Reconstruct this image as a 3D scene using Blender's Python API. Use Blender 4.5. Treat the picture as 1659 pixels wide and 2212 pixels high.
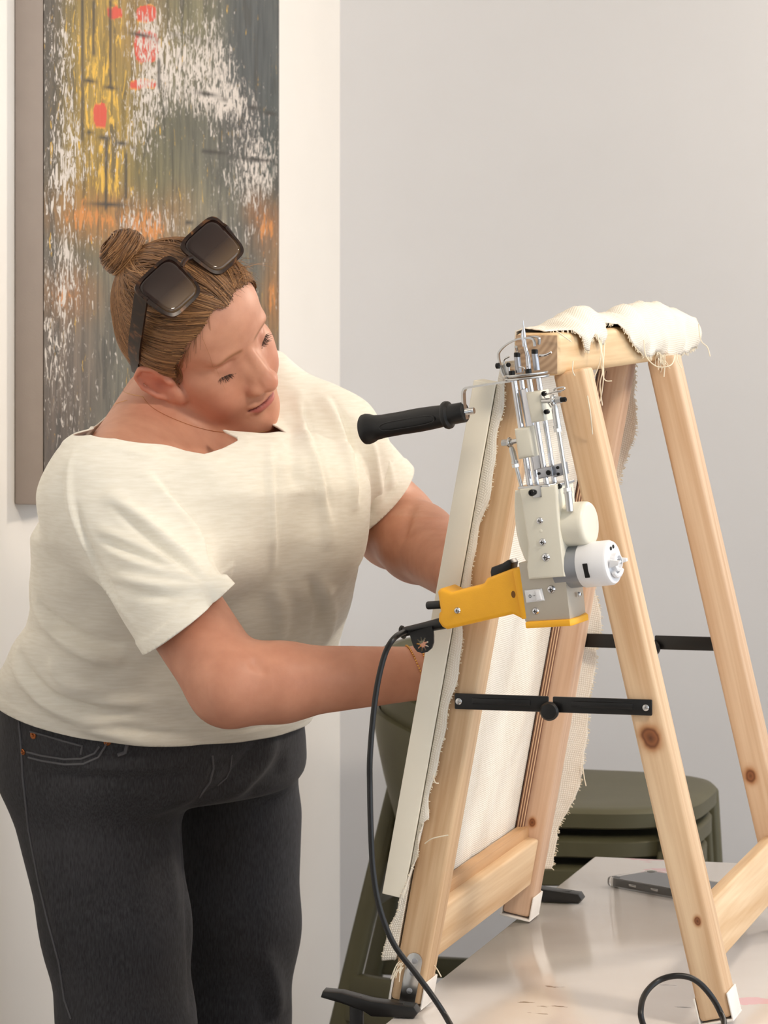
import bpy, bmesh, math, random
import numpy as np
from mathutils import Vector, Matrix, Euler
from mathutils.bvhtree import BVHTree

random.seed(7)
np.random.seed(7)
for _o in list(bpy.data.objects):
    bpy.data.objects.remove(_o, do_unlink=True)
scene = bpy.context.scene
COL = scene.collection

# ------------------------------------------------------------------ camera
W, H = 1659, 2212
F = 7668.0            # focal length in pixels: a long phone lens
YH = 560.0            # picture row of the horizon
CAMZ = 1.487          # lens height above the floor
TABLE = 0.75          # table top height
cd = bpy.data.cameras.new('camera')
cam = bpy.data.objects.new('camera', cd)
COL.objects.link(cam)
cam.location = (0, 0, CAMZ)
cam.rotation_euler = (math.pi / 2, 0, 0)
cd.sensor_fit = 'VERTICAL'
cd.sensor_height = 36.0
cd.sensor_width = 27.0
cd.lens = F / H * 36.0
cd.shift_y = -(H / 2 - YH) / H
cd.shift_x = 0.0
cd.clip_end = 50
cd.dof.use_dof = True
cd.dof.focus_distance = 3.5
cd.dof.aperture_fstop = 24
scene.camera = cam

ANG = -math.atan(0.27)          # the room, the table and the frame share one heading
OX, OY = 0.0251, 3.5            # foot of the tufting frame
UW = Vector((math.cos(ANG), math.sin(ANG), 0))
UD = Vector((-math.sin(ANG), math.cos(ANG), 0))
ROOM = Matrix.Translation((OX, OY, 0)) @ Matrix.Rotation(ANG, 4, 'Z')


def LF(w, d, z):
    """room coordinates (across, along, height over the floor) to world"""
    return Vector((OX, OY, 0)) + UW * w + UD * d + Vector((0, 0, z))


def P(px, py, y):
    """a point seen at a picture position, at depth y"""
    return Vector(((px - W / 2) / F * y, y, CAMZ - (py - YH) / F * y))


def ray(px, py):
    return Vector(((px - W / 2) / F, 1.0, -(py - YH) / F)).normalized()


# ------------------------------------------------------------------ world and lights
def srgb(r, g=None, b=None):
    if g is None:
        r, g, b = r
    out = []
    for c in (r, g, b):
        c = c / 255.0
        out.append(c / 12.92 if c <= 0.04045 else ((c + 0.055) / 1.055) ** 2.4)
    return (out[0], out[1], out[2], 1.0)


world = bpy.data.worlds.new('World')
scene.world = world
world.use_nodes = True
bg = world.node_tree.nodes['Background']
bg.inputs['Color'].default_value = (0.82, 0.905, 1.0, 1)
bg.inputs['Strength'].default_value = 2.3


def area(name, loc, target, size, power, color, size_y=None):
    l = bpy.data.lights.new(name, 'AREA')
    l.shape = 'RECTANGLE' if size_y else 'DISK'
    l.size = size
    if size_y:
        l.size_y = size_y
    l.energy = power
    l.color = color
    o = bpy.data.objects.new(name, l)
    COL.objects.link(o)
    o.location = loc
    o.rotation_euler = (Vector(target) - Vector(loc)).to_track_quat('-Z', 'Y').to_euler()
    return o


# warm lamp on the far side of the room, up to the right of the table
area('wall_lamp_light', LF(1.05, 1.75, 2.12), LF(-0.4, 0.5, 1.2), 0.20, 15, (1.0, 0.87, 0.72))
# warm ceiling lamp over the near side of the table
area('ceiling_lamp_light', LF(1.30, -0.75, 2.50), LF(-0.3, 0.6, 0.9), 0.28, 18, (1.0, 0.87, 0.72))

scene.view_settings.view_transform = 'Standard'
scene.view_settings.look = 'None'
scene.view_settings.exposure = 0.14
scene.view_settings.gamma = 1.0
scene.view_settings.use_curve_mapping = False


# ------------------------------------------------------------------ helpers: objects
def chain(o):
    m = o.matrix_basis.copy()
    if o.parent:
        m = chain(o.parent) @ o.matrix_parent_inverse @ m
    return m


def adopt(o, p):
    """parent o to p and keep o where it stands"""
    o.parent = p
    o.matrix_parent_inverse = chain(p).inverted()


def tag(o, label=None, cat=None, group=None, kind=None):
    if label:
        o['label'] = label
    if cat:
        o['category'] = cat
    if group:
        o['group'] = group
    if kind:
        o['kind'] = kind
    return o


def thing(name, loc, label, cat, group=None, rotz=0.0):
    o = bpy.data.objects.new(name, None)
    o.empty_display_size = 0.05
    COL.objects.link(o)
    o.location = loc
    o.rotation_euler = (0, 0, rotz)
    return tag(o, label, cat, group)


def link(name, me, mat=None, parent=None, matrix=None):
    o = bpy.data.objects.new(name, me)
    COL.objects.link(o)
    if mat is not None:
        me.materials.append(mat)
    if matrix is not None:
        o.matrix_basis = matrix
    if parent is not None:
        adopt(o, parent)
    return o


def mesh_from(name, verts, faces, smooth=True):
    me = bpy.data.meshes.new(name)
    me.from_pydata([tuple(v) for v in verts], [], [tuple(f) for f in faces])
    me.update()
    if smooth:
        me.polygons.foreach_set('use_smooth', [True] * len(me.polygons))
    return me


def autosmooth(me, deg=35):
    bm = bmesh.new()
    bm.from_mesh(me)
    lim = math.radians(deg)
    for f in bm.faces:
        f.smooth = True
    for e in bm.edges:
        if len(e.link_faces) == 2:
            e.smooth = e.calc_face_angle(0) < lim
    bm.to_mesh(me)
    bm.free()


def np_mesh(name, V, Fc, smooth=True):
    """V (n,3), Fc (m,k) arrays, k = 3 or 4"""
    me = bpy.data.meshes.new(name)
    n, m, k = len(V), len(Fc), Fc.shape[1]
    me.vertices.add(n)
    me.vertices.foreach_set('co', np.asarray(V, np.float32).ravel())
    me.loops.add(m * k)
    me.loops.foreach_set('vertex_index', np.asarray(Fc, np.int32).ravel())
    me.polygons.add(m)
    me.polygons.foreach_set('loop_start', np.arange(0, m * k, k, dtype=np.int32))
    me.polygons.foreach_set('loop_total', np.full(m, k, np.int32))
    if smooth:
        me.polygons.foreach_set('use_smooth', np.ones(m, bool))
    me.update(calc_edges=True)
    me.validate()
    return me


class MB:
    """collects shapes, then links them as ONE mesh object"""

    def __init__(self):
        self.v, self.f = [], []

    def add(self, verts, faces):
        n = len(self.v)
        self.v.extend([Vector(v) for v in verts])
        self.f.extend([tuple(i + n for i in f) for f in faces])
        return self

    def box(self, c, size, rot=None, bevel=0.0, seg=2):
        bm = bmesh.new()
        bmesh.ops.create_cube(bm, size=1.0)
        for v in bm.verts:
            v.co = Vector((v.co.x * size[0], v.co.y * size[1], v.co.z * size[2]))
        if bevel > 0:
            bmesh.ops.bevel(bm, geom=bm.edges[:] , offset=bevel, segments=seg, profile=0.5, affect='EDGES')
        return self._take(bm, c, rot)

    def _take(self, bm, c=(0, 0, 0), rot=None):
        bm.verts.index_update()
        R = rot if rot is not None else Matrix.Identity(3)
        c = Vector(c)
        vs = [R @ v.co + c for v in bm.verts]
        fs = [[v.index for v in f.verts] for f in bm.faces]
        bm.free()
        return self.add(vs, fs)

    def tube(self, pts, r, sides=10, closed=False, cap=True):
        pts = [Vector(p) for p in pts]
        n = len(pts)
        rr = r if hasattr(r, '__len__') else [r] * n
        tang = []
        for i in range(n):
            if closed:
                t = pts[(i + 1) % n] - pts[i - 1]
            else:
                t = pts[min(i + 1, n - 1)] - pts[max(i - 1, 0)]
            tang.append(t.normalized() if t.length > 1e-9 else Vector((0, 0, 1)))
        a = Vector((0, 0, 1)) if abs(tang[0].z) < 0.9 else Vector((1, 0, 0))
        nrm = (a - tang[0] * a.dot(tang[0])).normalized()
        vs, fs = [], []
        for i in range(n):
            if i:
                nrm = nrm - tang[i] * nrm.dot(tang[i])
                nrm = nrm.normalized() if nrm.length > 1e-9 else tang[i].orthogonal().normalized()
            bn = tang[i].cross(nrm)
            for k in range(sides):
                an = 2 * math.pi * k / sides
                vs.append(pts[i] + (nrm * math.cos(an) + bn * math.sin(an)) * rr[i])
        m = n if closed else n - 1
        for i in range(m):
            j = (i + 1) % n
            for k in range(sides):
                l = (k + 1) % sides
                fs.append((i * sides + k, i * sides + l, j * sides + l, j * sides + k))
        if cap and not closed:
            fs.append(tuple(range(sides))[::-1])
            fs.append(tuple((n - 1) * sides + k for k in range(sides)))
        return self.add(vs, fs)

    def lathe(self, prof, p0, axis, sides=28, scale2=1.0, up=None):
        """prof: (radius, height) along axis from p0"""
        ax = Vector(axis).normalized()
        u = Vector(up) if up is not None else ax.orthogonal()
        u = (u - ax * u.dot(ax)).normalized()
        w = ax.cross(u)
        p0 = Vector(p0)
        vs, fs = [], []
        for (r, h) in prof:
            for k in range(sides):
                an = 2 * math.pi * k / sides
                vs.append(p0 + ax * h + (u * math.cos(an) + w * math.sin(an) * scale2) * r)
        for i in range(len(prof) - 1):
            for k in range(sides):
                l = (k + 1) % sides
                fs.append((i * sides + k, i * sides + l, (i + 1) * sides + l, (i + 1) * sides + k))
        if prof[0][0] > 1e-6:
            fs.append(tuple(range(sides))[::-1])
        if prof[-1][0] > 1e-6:
            fs.append(tuple((len(prof) - 1) * sides + k for k in range(sides)))
        return self.add(vs, fs)

    def prism(self, outline, y0, y1, fn, bevel=0.0, seg=2):
        """outline (a, b) pairs extruded from y0 to y1; fn(a, y, b) maps to space"""
        bm = bmesh.new()
        n = len(outline)
        v0 = [bm.verts.new((a, y0, b)) for a, b in outline]
        v1 = [bm.verts.new((a, y1, b)) for a, b in outline]
        bm.faces.new(v0)
        bm.faces.new(v1[::-1])
        for i in range(n):
            j = (i + 1) % n
            bm.faces.new((v0[j], v0[i], v1[i], v1[j]))
        bmesh.ops.recalc_face_normals(bm, faces=bm.faces[:])
        if bevel > 0:
            ed = [e for e in bm.edges if abs(e.verts[0].co.y - e.verts[1].co.y) < 1e-9]
            bmesh.ops.bevel(bm, geom=ed, offset=bevel, segments=seg, profile=0.5, affect='EDGES', clamp_overlap=True)
        for v in bm.verts:
            v.co = Vector(fn(v.co.x, v.co.y, v.co.z))
        return self._take(bm)

    def build(self, name, mat, parent=None, deg=35, matrix=None, smooth=True):
        me = mesh_from(name, self.v, self.f, smooth)
        bm = bmesh.new()
        bm.from_mesh(me)
        bmesh.ops.recalc_face_normals(bm, faces=bm.faces[:])
        bm.to_mesh(me)
        bm.free()
        if smooth:
            autosmooth(me, deg)
        return link(name, me, mat, parent, matrix)


def catmull(pts, n=8, closed=False):
    pts = [Vector(p) for p in pts]
    out = []
    m = len(pts)
    rng = m if closed else m - 1
    for i in range(rng):
        if closed:
            p0, p1, p2, p3 = pts[i - 1], pts[i], pts[(i + 1) % m], pts[(i + 2) % m]
        else:
            p0, p1, p2, p3 = pts[max(i - 1, 0)], pts[i], pts[i + 1], pts[min(i + 2, m - 1)]
        for k in range(n):
            t = k / n
            out.append(0.5 * ((2 * p1) + (p2 - p0) * t + (2 * p0 - 5 * p1 + 4 * p2 - p3) * t * t
                              + (3 * p1 - p0 - 3 * p2 + p3) * t ** 3))
    if not closed:
        out.append(pts[-1])
    return out


def basis(p0, zdir, xdir):
    """matrix with local z along zdir and local x as near xdir as it goes"""
    z = Vector(zdir).normalized()
    x = Vector(xdir)
    x = (x - z * x.dot(z)).normalized()
    y = z.cross(x)
    m = Matrix((x, y, z)).transposed().to_4x4()
    m.translation = Vector(p0)
    return m


def stick(name, p0, p1, sx, sy, xdir, mat, parent=None, bevel=0.003, seg=3, over=(0, 0)):
    """a squared bar from p0 to p1, local z along its length"""
    p0, p1 = Vector(p0), Vector(p1)
    d = (p1 - p0).normalized()
    p0 = p0 - d * over[0]
    p1 = p1 + d * over[1]
    L = (p1 - p0).length
    mb = MB()
    mb.box((0, 0, L / 2), (sx, sy, L), bevel=bevel, seg=seg)
    return mb.build(name, mat, parent, deg=50, matrix=basis(p0, d, xdir))


# ------------------------------------------------------------------ helpers: materials
def nmat(name):
    m = bpy.data.materials.new(name)
    m.use_nodes = True
    nt = m.node_tree
    return m, nt, nt.nodes['Principled BSDF']


def node(nt, typ, **kw):
    n = nt.nodes.new(typ)
    for k, v in kw.items():
        if k.startswith('i_'):
            n.inputs[k[2:].replace('_', ' ')].default_value = v
        else:
            setattr(n, k, v)
    return n


def ramp(nt, stops, fac=None, interp='LINEAR'):
    r = nt.nodes.new('ShaderNodeValToRGB')
    r.color_ramp.interpolation = interp
    e = r.color_ramp.elements
    while len(e) < len(stops):
        e.new(0.5)
    for i, (p, c) in enumerate(stops):
        e[i].position = p
        e[i].color = c
    if fac is not None:
        nt.links.new(fac, r.inputs['Fac'])
    return r


def simple(name, col, rough=0.5, metal=0.0, vary=0.06, scale=30.0, bump=0.0, bscale=200.0, spec=0.5, coat=0.0):
    """plain procedural material: a colour with slight noise in tone and relief"""
    m, nt, b = nmat(name)
    tc = node(nt, 'ShaderNodeTexCoord')
    nz = node(nt, 'ShaderNodeTexNoise', i_Scale=scale, i_Detail=4.0)
    nt.links.new(tc.outputs['Object'], nz.inputs['Vector'])
    c = srgb(col)
    lo = tuple(x * (1 - vary) for x in c[:3]) + (1,)
    hi = tuple(min(1, x * (1 + vary)) for x in c[:3]) + (1,)
    r = ramp(nt, [(0.3, lo), (0.7, hi)], nz.outputs['Fac'])
    nt.links.new(r.outputs['Color'], b.inputs['Base Color'])
    b.inputs['Roughness'].default_value = rough
    b.inputs['Metallic'].default_value = metal
    b.inputs['Specular IOR Level'].default_value = spec
    b.inputs['Coat Weight'].default_value = coat
    if bump > 0:
        n2 = node(nt, 'ShaderNodeTexNoise', i_Scale=bscale, i_Detail=3.0)
        nt.links.new(tc.outputs['Object'], n2.inputs['Vector'])
        bp = node(nt, 'ShaderNodeBump', i_Strength=bump, i_Distance=0.001)
        nt.links.new(n2.outputs['Fac'], bp.inputs['Height'])
        nt.links.new(bp.outputs['Normal'], b.inputs['Normal'])
    return m


def wood(name, light, dark, knots=(), seed=0.0, grey=0.0, scale=1.0):
    """pine with the grain along local z; knots are (x, y, z, radius) in local space"""
    m, nt, b = nmat(name)
    L = nt.links.new
    tc = node(nt, 'ShaderNodeTexCoord')
    mp = node(nt, 'ShaderNodeMapping')
    mp.inputs['Location'].default_value = (seed, seed * 1.7, seed * 0.6)
    mp.inputs['Scale'].default_value = (26 * scale, 26 * scale, 1.6 * scale)
    L(tc.outputs['Object'], mp.inputs['Vector'])
    n1 = node(nt, 'ShaderNodeTexNoise', i_Scale=1.6, i_Detail=3.0, i_Distortion=0.6)
    L(mp.outputs['Vector'], n1.inputs['Vector'])
    mp2 = node(nt, 'ShaderNodeMapping')
    mp2.inputs['Location'].default_value = (seed * 2, seed, seed)
    mp2.inputs['Scale'].default_value = (220, 220, 5)
    L(tc.outputs['Object'], mp2.inputs['Vector'])
    n2 = node(nt, 'ShaderNodeTexNoise', i_Scale=1.2, i_Detail=4.0)
    L(mp2.outputs['Vector'], n2.inputs['Vector'])
    mx = node(nt, 'ShaderNodeMath', operation='MULTIPLY_ADD')
    L(n2.outputs['Fac'], mx.inputs[0])
    mx.inputs[1].default_value = 0.35
    L(n1.outputs['Fac'], mx.inputs[2])
    c1, c2 = srgb(light), srgb(dark)
    cm = tuple((a + d) / 2 for a, d in zip(c1, c2))
    r = ramp(nt, [(0.42, c1), (0.68, cm), (0.92, c2)], mx.outputs[0])
    col = r.outputs['Color']
    for (kx, ky, kz, kr) in knots:
        vs = node(nt, 'ShaderNodeVectorMath', operation='SUBTRACT')
        L(tc.outputs['Object'], vs.inputs[0])
        vs.inputs[1].default_value = (kx, ky, kz)
        vm = node(nt, 'ShaderNodeVectorMath', operation='MULTIPLY')
        L(vs.outputs[0], vm.inputs[0])
        vm.inputs[1].default_value = (1, 1, 0.75)
        vn = node(nt, 'ShaderNodeTexNoise', i_Scale=60.0, i_Detail=2.0)
        L(tc.outputs['Object'], vn.inputs['Vector'])
        ln = node(nt, 'ShaderNodeVectorMath', operation='LENGTH')
        L(vm.outputs[0], ln.inputs[0])
        ad = node(nt, 'ShaderNodeMath', operation='MULTIPLY_ADD')
        L(vn.outputs['Fac'], ad.inputs[0])
        ad.inputs[1].default_value = kr * 0.7
        L(ln.outputs['Value'], ad.inputs[2])
        dv = node(nt, 'ShaderNodeMath', operation='DIVIDE')
        L(ad.outputs[0], dv.inputs[0])
        dv.inputs[1].default_value = kr * 2.6
        kc = ramp(nt, [(0.12, srgb(92, 52, 28)), (0.30, srgb(140, 86, 50)), (0.36, srgb(112, 66, 38)), (0.46, srgb(176, 122, 78)), (0.9, c1)], dv.outputs[0])
        km = ramp(nt, [(0.4, (1, 1, 1, 1)), (0.75, (0, 0, 0, 1))], dv.outputs[0])
        mix = node(nt, 'ShaderNodeMix', data_type='RGBA')
        L(km.outputs['Color'], mix.inputs['Factor'])
        L(col, mix.inputs['A'])
        L(kc.outputs['Color'], mix.inputs['B'])
        col = mix.outputs['Result']
    L(col, b.inputs['Base Color'])
    b.inputs['Roughness'].default_value = 0.55
    bp = node(nt, 'ShaderNodeBump', i_Strength=0.12, i_Distance=0.001)
    L(n2.outputs['Fac'], bp.inputs['Height'])
    L(bp.outputs['Normal'], b.inputs['Normal'])
    return m


def weave(name, col, col2, freq=900.0, strength=0.5, coords='UV', rough=0.9, trans=0.0):
    """woven cloth: two crossed thread waves in UV (metres) space"""
    m, nt, b = nmat(name)
    L = nt.links.new
    tc = node(nt, 'ShaderNodeTexCoord')
    sp = node(nt, 'ShaderNodeSeparateXYZ')
    L(tc.outputs[coords], sp.inputs[0])
    outs = []
    for ax in ('X', 'Y'):
        mu = node(nt, 'ShaderNodeMath', operation='MULTIPLY')
        L(sp.outputs[ax], mu.inputs[0])
        mu.inputs[1].default_value = freq * math.pi
        sn = node(nt, 'ShaderNodeMath', operation='SINE')
        L(mu.outputs[0], sn.inputs[0])
        ab = node(nt, 'ShaderNodeMath', operation='ABSOLUTE')
        L(sn.outputs[0], ab.inputs[0])
        outs.append(ab.outputs[0])
    mn = node(nt, 'ShaderNodeMath', operation='MULTIPLY')
    L(outs[0], mn.inputs[0])
    L(outs[1], mn.inputs[1])
    nz = node(nt, 'ShaderNodeTexNoise', i_Scale=14.0, i_Detail=5.0)
    L(tc.outputs['Object'], nz.inputs['Vector'])
    ad = node(nt, 'ShaderNodeMath', operation='MULTIPLY_ADD')
    L(mn.outputs[0], ad.inputs[0])
    ad.inputs[1].default_value = 0.45
    L(nz.outputs['Fac'], ad.inputs[2])
    r = ramp(nt, [(0.35, srgb(col2)), (0.75, srgb(col))], ad.outputs[0])
    L(r.outputs['Color'], b.inputs['Base Color'])
    b.inputs['Roughness'].default_value = rough
    b.inputs['Specular IOR Level'].default_value = 0.15
    bp = node(nt, 'ShaderNodeBump', i_Strength=strength, i_Distance=0.0008)
    L(mn.outputs[0], bp.inputs['Height'])
    L(bp.outputs['Normal'], b.inputs['Normal'])
    return m


M = {}
M['wall_daylit'] = simple('daylight_tinted_wall', (226, 226, 228), 0.75, vary=0.012, scale=6, bump=0.05, bscale=260)  # cool daylight cast put into the colour of the right wall
M['wall'] = simple('wall_paint', (240, 235, 228), 0.75, vary=0.012, scale=6, bump=0.05, bscale=260)
M['ceiling'] = simple('ceiling_paint', (240, 238, 234), 0.8, vary=0.01)
M['floor'] = simple('floor_vinyl', (104, 84, 66), 0.5, vary=0.08, scale=4)
M['steel'] = simple('zinc_steel', (205, 205, 204), 0.22, 1.0, vary=0.05, scale=60)
M['chrome'] = simple('polished_steel', (215, 216, 220), 0.10, 1.0, vary=0.04, scale=80)
M['alu'] = simple('aluminium', (178, 180, 186), 0.38, 1.0, vary=0.05, scale=90)
M['blackscrew'] = simple('black_oxide', (13, 13, 14), 0.35, 0.3, vary=0.1)
M['blackplastic'] = simple('black_plastic', (11, 11, 12), 0.38, vary=0.1, bump=0.05, bscale=400)
M['blackrubber'] = simple('black_rubber', (10, 10, 11), 0.40, vary=0.1, bump=0.06, bscale=500)
M['blackmetal'] = simple('black_painted_metal', (8, 8, 9), 0.36, vary=0.1, bump=0.05, bscale=300)
M['cream'] = simple('cream_plastic', (232, 228, 212), 0.34, vary=0.02, bump=0.02, bscale=300)
M['whiteplastic'] = simple('white_plastic', (236, 237, 240), 0.3, vary=0.02)
M['yellow'] = simple('yellow_plastic', (252, 182, 36), 0.42, vary=0.05, bump=0.12, bscale=900)
M['boxgrey'] = simple('warm_grey_metal', (190, 182, 168), 0.42, 0.25, vary=0.03, bump=0.05, bscale=900)
M['motorgrey'] = simple('motor_grey', (150, 154, 160), 0.36, 0.6, vary=0.03)
M['olive'] = simple('olive_plastic', (84, 80, 56), 0.5, vary=0.05, bump=0.05, bscale=300)
M['battenwhite'] = simple('white_batten_paint', (238, 232, 216), 0.6, vary=0.02, bump=0.05, bscale=400)
M['thread'] = simple('cotton_thread', (238, 228, 206), 0.9, vary=0.05)
M['tape'] = simple('white_tape', (236, 232, 226), 0.6, vary=0.03, bump=0.1, bscale=200)
M['gold'] = simple('gold_metal', (214, 164, 92), 0.25, 1.0, vary=0.05)
M['copper'] = simple('copper_rivet', (178, 112, 70), 0.32, 1.0, vary=0.1)
M['darkgap'] = simple('dark_gap', (18, 16, 14), 0.8, vary=0.05)


# ------------------------------------------------------------------ the room
WALL_W, WALL_D = -0.685, 2.166
FAR_W, NEAR_D = 3.4, -4.2


def room_box(name, w0, w1, d0, d1, z0, z1, mat, bevel=0.0):
    mb = MB()
    mb.box(((w0 + w1) / 2, (d0 + d1) / 2, (z0 + z1) / 2), (w1 - w0, d1 - d0, z1 - z0), bevel=bevel)
    o = mb.build(name, mat, matrix=ROOM.copy(), deg=40)
    return tag(o, kind='structure')


room_box('floor', WALL_W - 0.1, FAR_W, NEAR_D, WALL_D + 0.1, -0.1, 0.0, M['floor'])
room_box('wall_left', WALL_W - 0.1, WALL_W, NEAR_D, WALL_D + 0.1, 0.0, 2.7, M['wall'])
room_box('wall_right', WALL_W, FAR_W, WALL_D, WALL_D + 0.1, 0.0, 2.7, M['wall_daylit'])
room_box('wall_back', WALL_W, FAR_W, NEAR_D - 0.1, NEAR_D, 0.0, 2.7, M['wall'])  # unseen; added for darker reflections in the steel and light from one side
room_box('wall_added_parapet', FAR_W, FAR_W + 0.1, NEAR_D, WALL_D, 0.0, 0.60, M['wall'])  # unseen parapet, added to hold back the low side light
room_box('wall_added_lintel_1', FAR_W, FAR_W + 0.1, NEAR_D, WALL_D, 2.4, 2.7, M['wall'])  # unseen band over the opening, added to narrow the side light
room_box('ceiling', WALL_W - 0.1, FAR_W, NEAR_D, WALL_D + 0.1, 2.7, 2.8, M['ceiling'])
room_box('baseboard_left', WALL_W, WALL_W + 0.014, NEAR_D, WALL_D, 0.0, 0.08, M['ceiling'], 0.003)
room_box('baseboard_right', WALL_W + 0.014, FAR_W, WALL_D - 0.014, WALL_D, 0.0, 0.08, M['ceiling'], 0.003)

# ------------------------------------------------------------------ the painting on the left wall
PD0, PD1 = 0.700, 1.695
PZ0, PZ1 = 1.186, 2.386
PT = 0.039


def paint_at(px, py):
    y = 2803.0 * 4.345 / (2900.0 - px)
    return (y - 4.345) / 0.9654 + PD0, CAMZ - (py - YH) / F * y


def build_painting():
    root = thing('abstract_painting', LF(WALL_W, (PD0 + PD1) / 2, PZ0),
                 'large abstract canvas in grey, ochre, orange and white hanging on the wall', 'painting')
    # the stretched canvas: front with relief, grey painted sides
    nd, nz = 200, 240
    ds = np.linspace(PD0, PD1, nd)
    zs = np.linspace(PZ0, PZ1, nz)
    D, Z = np.meshgrid(ds, zs)
    # picture position of every point, to lay the colours out as they are seen
    Yv = 4.345 + (D - PD0) * 0.9654
    PX = 2900.0 - 2803.0 * 4.345 / Yv
    PY = YH + (CAMZ - Z) / Yv * F

    def blob(x, y, rx, ry, p=2.0):
        return np.exp(-(np.abs((PX - x) / rx) ** p + np.abs((PY - y) / ry) ** p))

    A = np.zeros(D.shape + (3,)) + np.array([104, 102, 90])
    wsum = np.ones(D.shape)

    def lay(x, y, rx, ry, c, w=3.0, p=2.0):
        nonlocal A, wsum
        b = blob(x, y, rx, ry, p) * w
        A = A + b[..., None] * np.array(c)
        wsum = wsum + b
    A = A * wsum[..., None]
    lay(110, 60, 25, 400, (70, 62, 58), 4)
    lay(215, 130, 70, 220, (172, 140, 58), 5)
    lay(230, 330, 60, 110, (178, 142, 50), 4)
    lay(190, 400, 60, 60, (150, 122, 60), 3)
    lay(300, 60, 60, 80, (170, 130, 70), 3)
    lay(400, 60, 60, 120, (128, 122, 88), 3)
    lay(380, 300, 80, 90, (96, 94, 74), 4)
    lay(330, 380, 70, 70, (118, 110, 70), 3)
    lay(460, 330, 60, 100, (104, 104, 96), 3)
    lay(560, 110, 55, 200, (76, 82, 84), 7)
    lay(530, 270, 40, 60, (70, 66, 64), 5)
    lay(580, 330, 20, 120, (66, 76, 72), 5)
    lay(400, 420, 60, 60, (138, 130, 100), 3)
    lay(200, 450, 90, 45, (176, 120, 60), 5)
    lay(300, 480, 90, 40, (170, 118, 66), 4)
    lay(385, 440, 30, 40, (160, 112, 62), 3)
    lay(570, 480, 30, 60, (184, 112, 56), 5)
    lay(545, 500, 40, 30, (80, 84, 82), 3)
    lay(150, 640, 50, 50, (166, 112, 66), 3)
    lay(240, 480, 80, 40, (140, 100, 60), 2)
    lay(140, 800, 60, 120, (120, 104, 92), 4)
    lay(120, 960, 40, 120, (86, 74, 66), 5)
    lay(590, 620, 20, 90, (176, 118, 60), 4)
    lay(560, 560, 40, 60, (96, 98, 92), 3)
    lay(430, 480, 60, 40, (140, 132, 112), 3)
    A = A / wsum[..., None]
    # white scraped layer: how much of it covers
    cov = 0.352 + 0 * D
    for (x, y, rx, ry, w) in ((140, 100, 35, 90, .42), (150, 300, 30, 90, .5), (130, 400, 40, 60, .45), (145, 580, 35, 80, .55),
                              (320, 60, 45, 50, .45), (330, 170, 50, 80, .5), (300, 280, 45, 60, .5), (390, 150, 50, 60, .38),
                              (440, 110, 40, 60, .4), (460, 220, 60, 35, .55), (480, 140, 30, 80, .35), (540, 300, 40, 60, .25),
                              (540, 400, 50, 50, .45), (515, 200, 30, 60, .35), (345, 480, 40, 40, .4), (280, 470, 20, 50, .4), (120, 760, 30, 120, .4),
                              (155, 900, 30, 60, .15), (530, 510, 30, 20, .35), (230, 320, 30, 40, .35), (565, 350, 30, 60, .35)):
        cov = cov + 0.26 * w * blob(x, y, rx * 1.2, ry * 1.2)
    cov -= 0.12 * blob(560, 90, 50, 110) + 0.07 * blob(380, 300, 60, 70) + 0.05 * blob(200, 450, 60, 30) + 0.06 * blob(230, 200, 40, 150)
    # bright accents: yellow, red, orange
    acc = np.zeros(D.shape + (3,)) + np.array([222, 176, 62])
    accc = 0.34 + 0.13 * blob(220, 200, 70, 230) + 0.10 * blob(230, 400, 50, 40) + 0.06 * blob(370, 110, 40, 40)
    red = np.zeros(D.shape)
    for (x, y, rx, ry) in ((318, 100, 26, 34), (312, 182, 30, 9), (219, 250, 13, 26), (318, 30, 22, 18), (250, 28, 16, 12)):
        red = np.maximum(red, 1.25 * blob(x, y, rx, ry, 4.0))
    rm = red > 0.25
    acc[rm] = np.array([206, 76, 54])
    accc = np.maximum(accc, red)
    om = blob(200, 470, 110, 50) + blob(570, 490, 40, 60) + blob(330, 490, 50, 50) + blob(140, 640, 40, 40) + blob(590, 640, 20, 80)
    acc[om > 0.4] = np.array([204, 132, 62])
    accc = np.maximum(accc, 0.53 * np.clip(om, 0, 1))
    # scored lines
    line = np.zeros(D.shape)
    for (x0, y0, x1, y1) in ((180, 0, 180, 300), (204, 0, 204, 120), (240, 0, 240, 180), (232, 300, 230, 450), (274, 330, 274, 430),
                             (180, 170, 272, 200), (265, 63, 345, 88), (192, 286, 290, 318), (370, 75, 470, 95), (440, 325, 600, 352),
                             (190, 443, 292, 440), (420, 195, 490, 215), (405, 480, 440, 490), (345, 130, 345, 190), (540, 230, 600, 250)):
        px0, px1 = np.array([x0, y0]), np.array([x1, y1])
        ab = px1 - px0
        t = np.clip(((PX - x0) * ab[0] + (PY - y0) * ab[1]) / (ab @ ab), 0, 1)
        dist = np.hypot(PX - x0 - t * ab[0], PY - y0 - t * ab[1])
        line = np.maximum(line, np.exp(-(dist / 3.2) ** 2))
    verts = np.stack([np.full(D.size, PT), D.ravel(), Z.ravel()], 1)
    idx = np.arange(nd * nz).reshape(nz, nd)
    faces = np.stack([idx[:-1, :-1].ravel(), idx[:-1, 1:].ravel(), idx[1:, 1:].ravel(), idx[1:, :-1].ravel()], 1)
    me = np_mesh('painted_surface', verts, faces)

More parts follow.
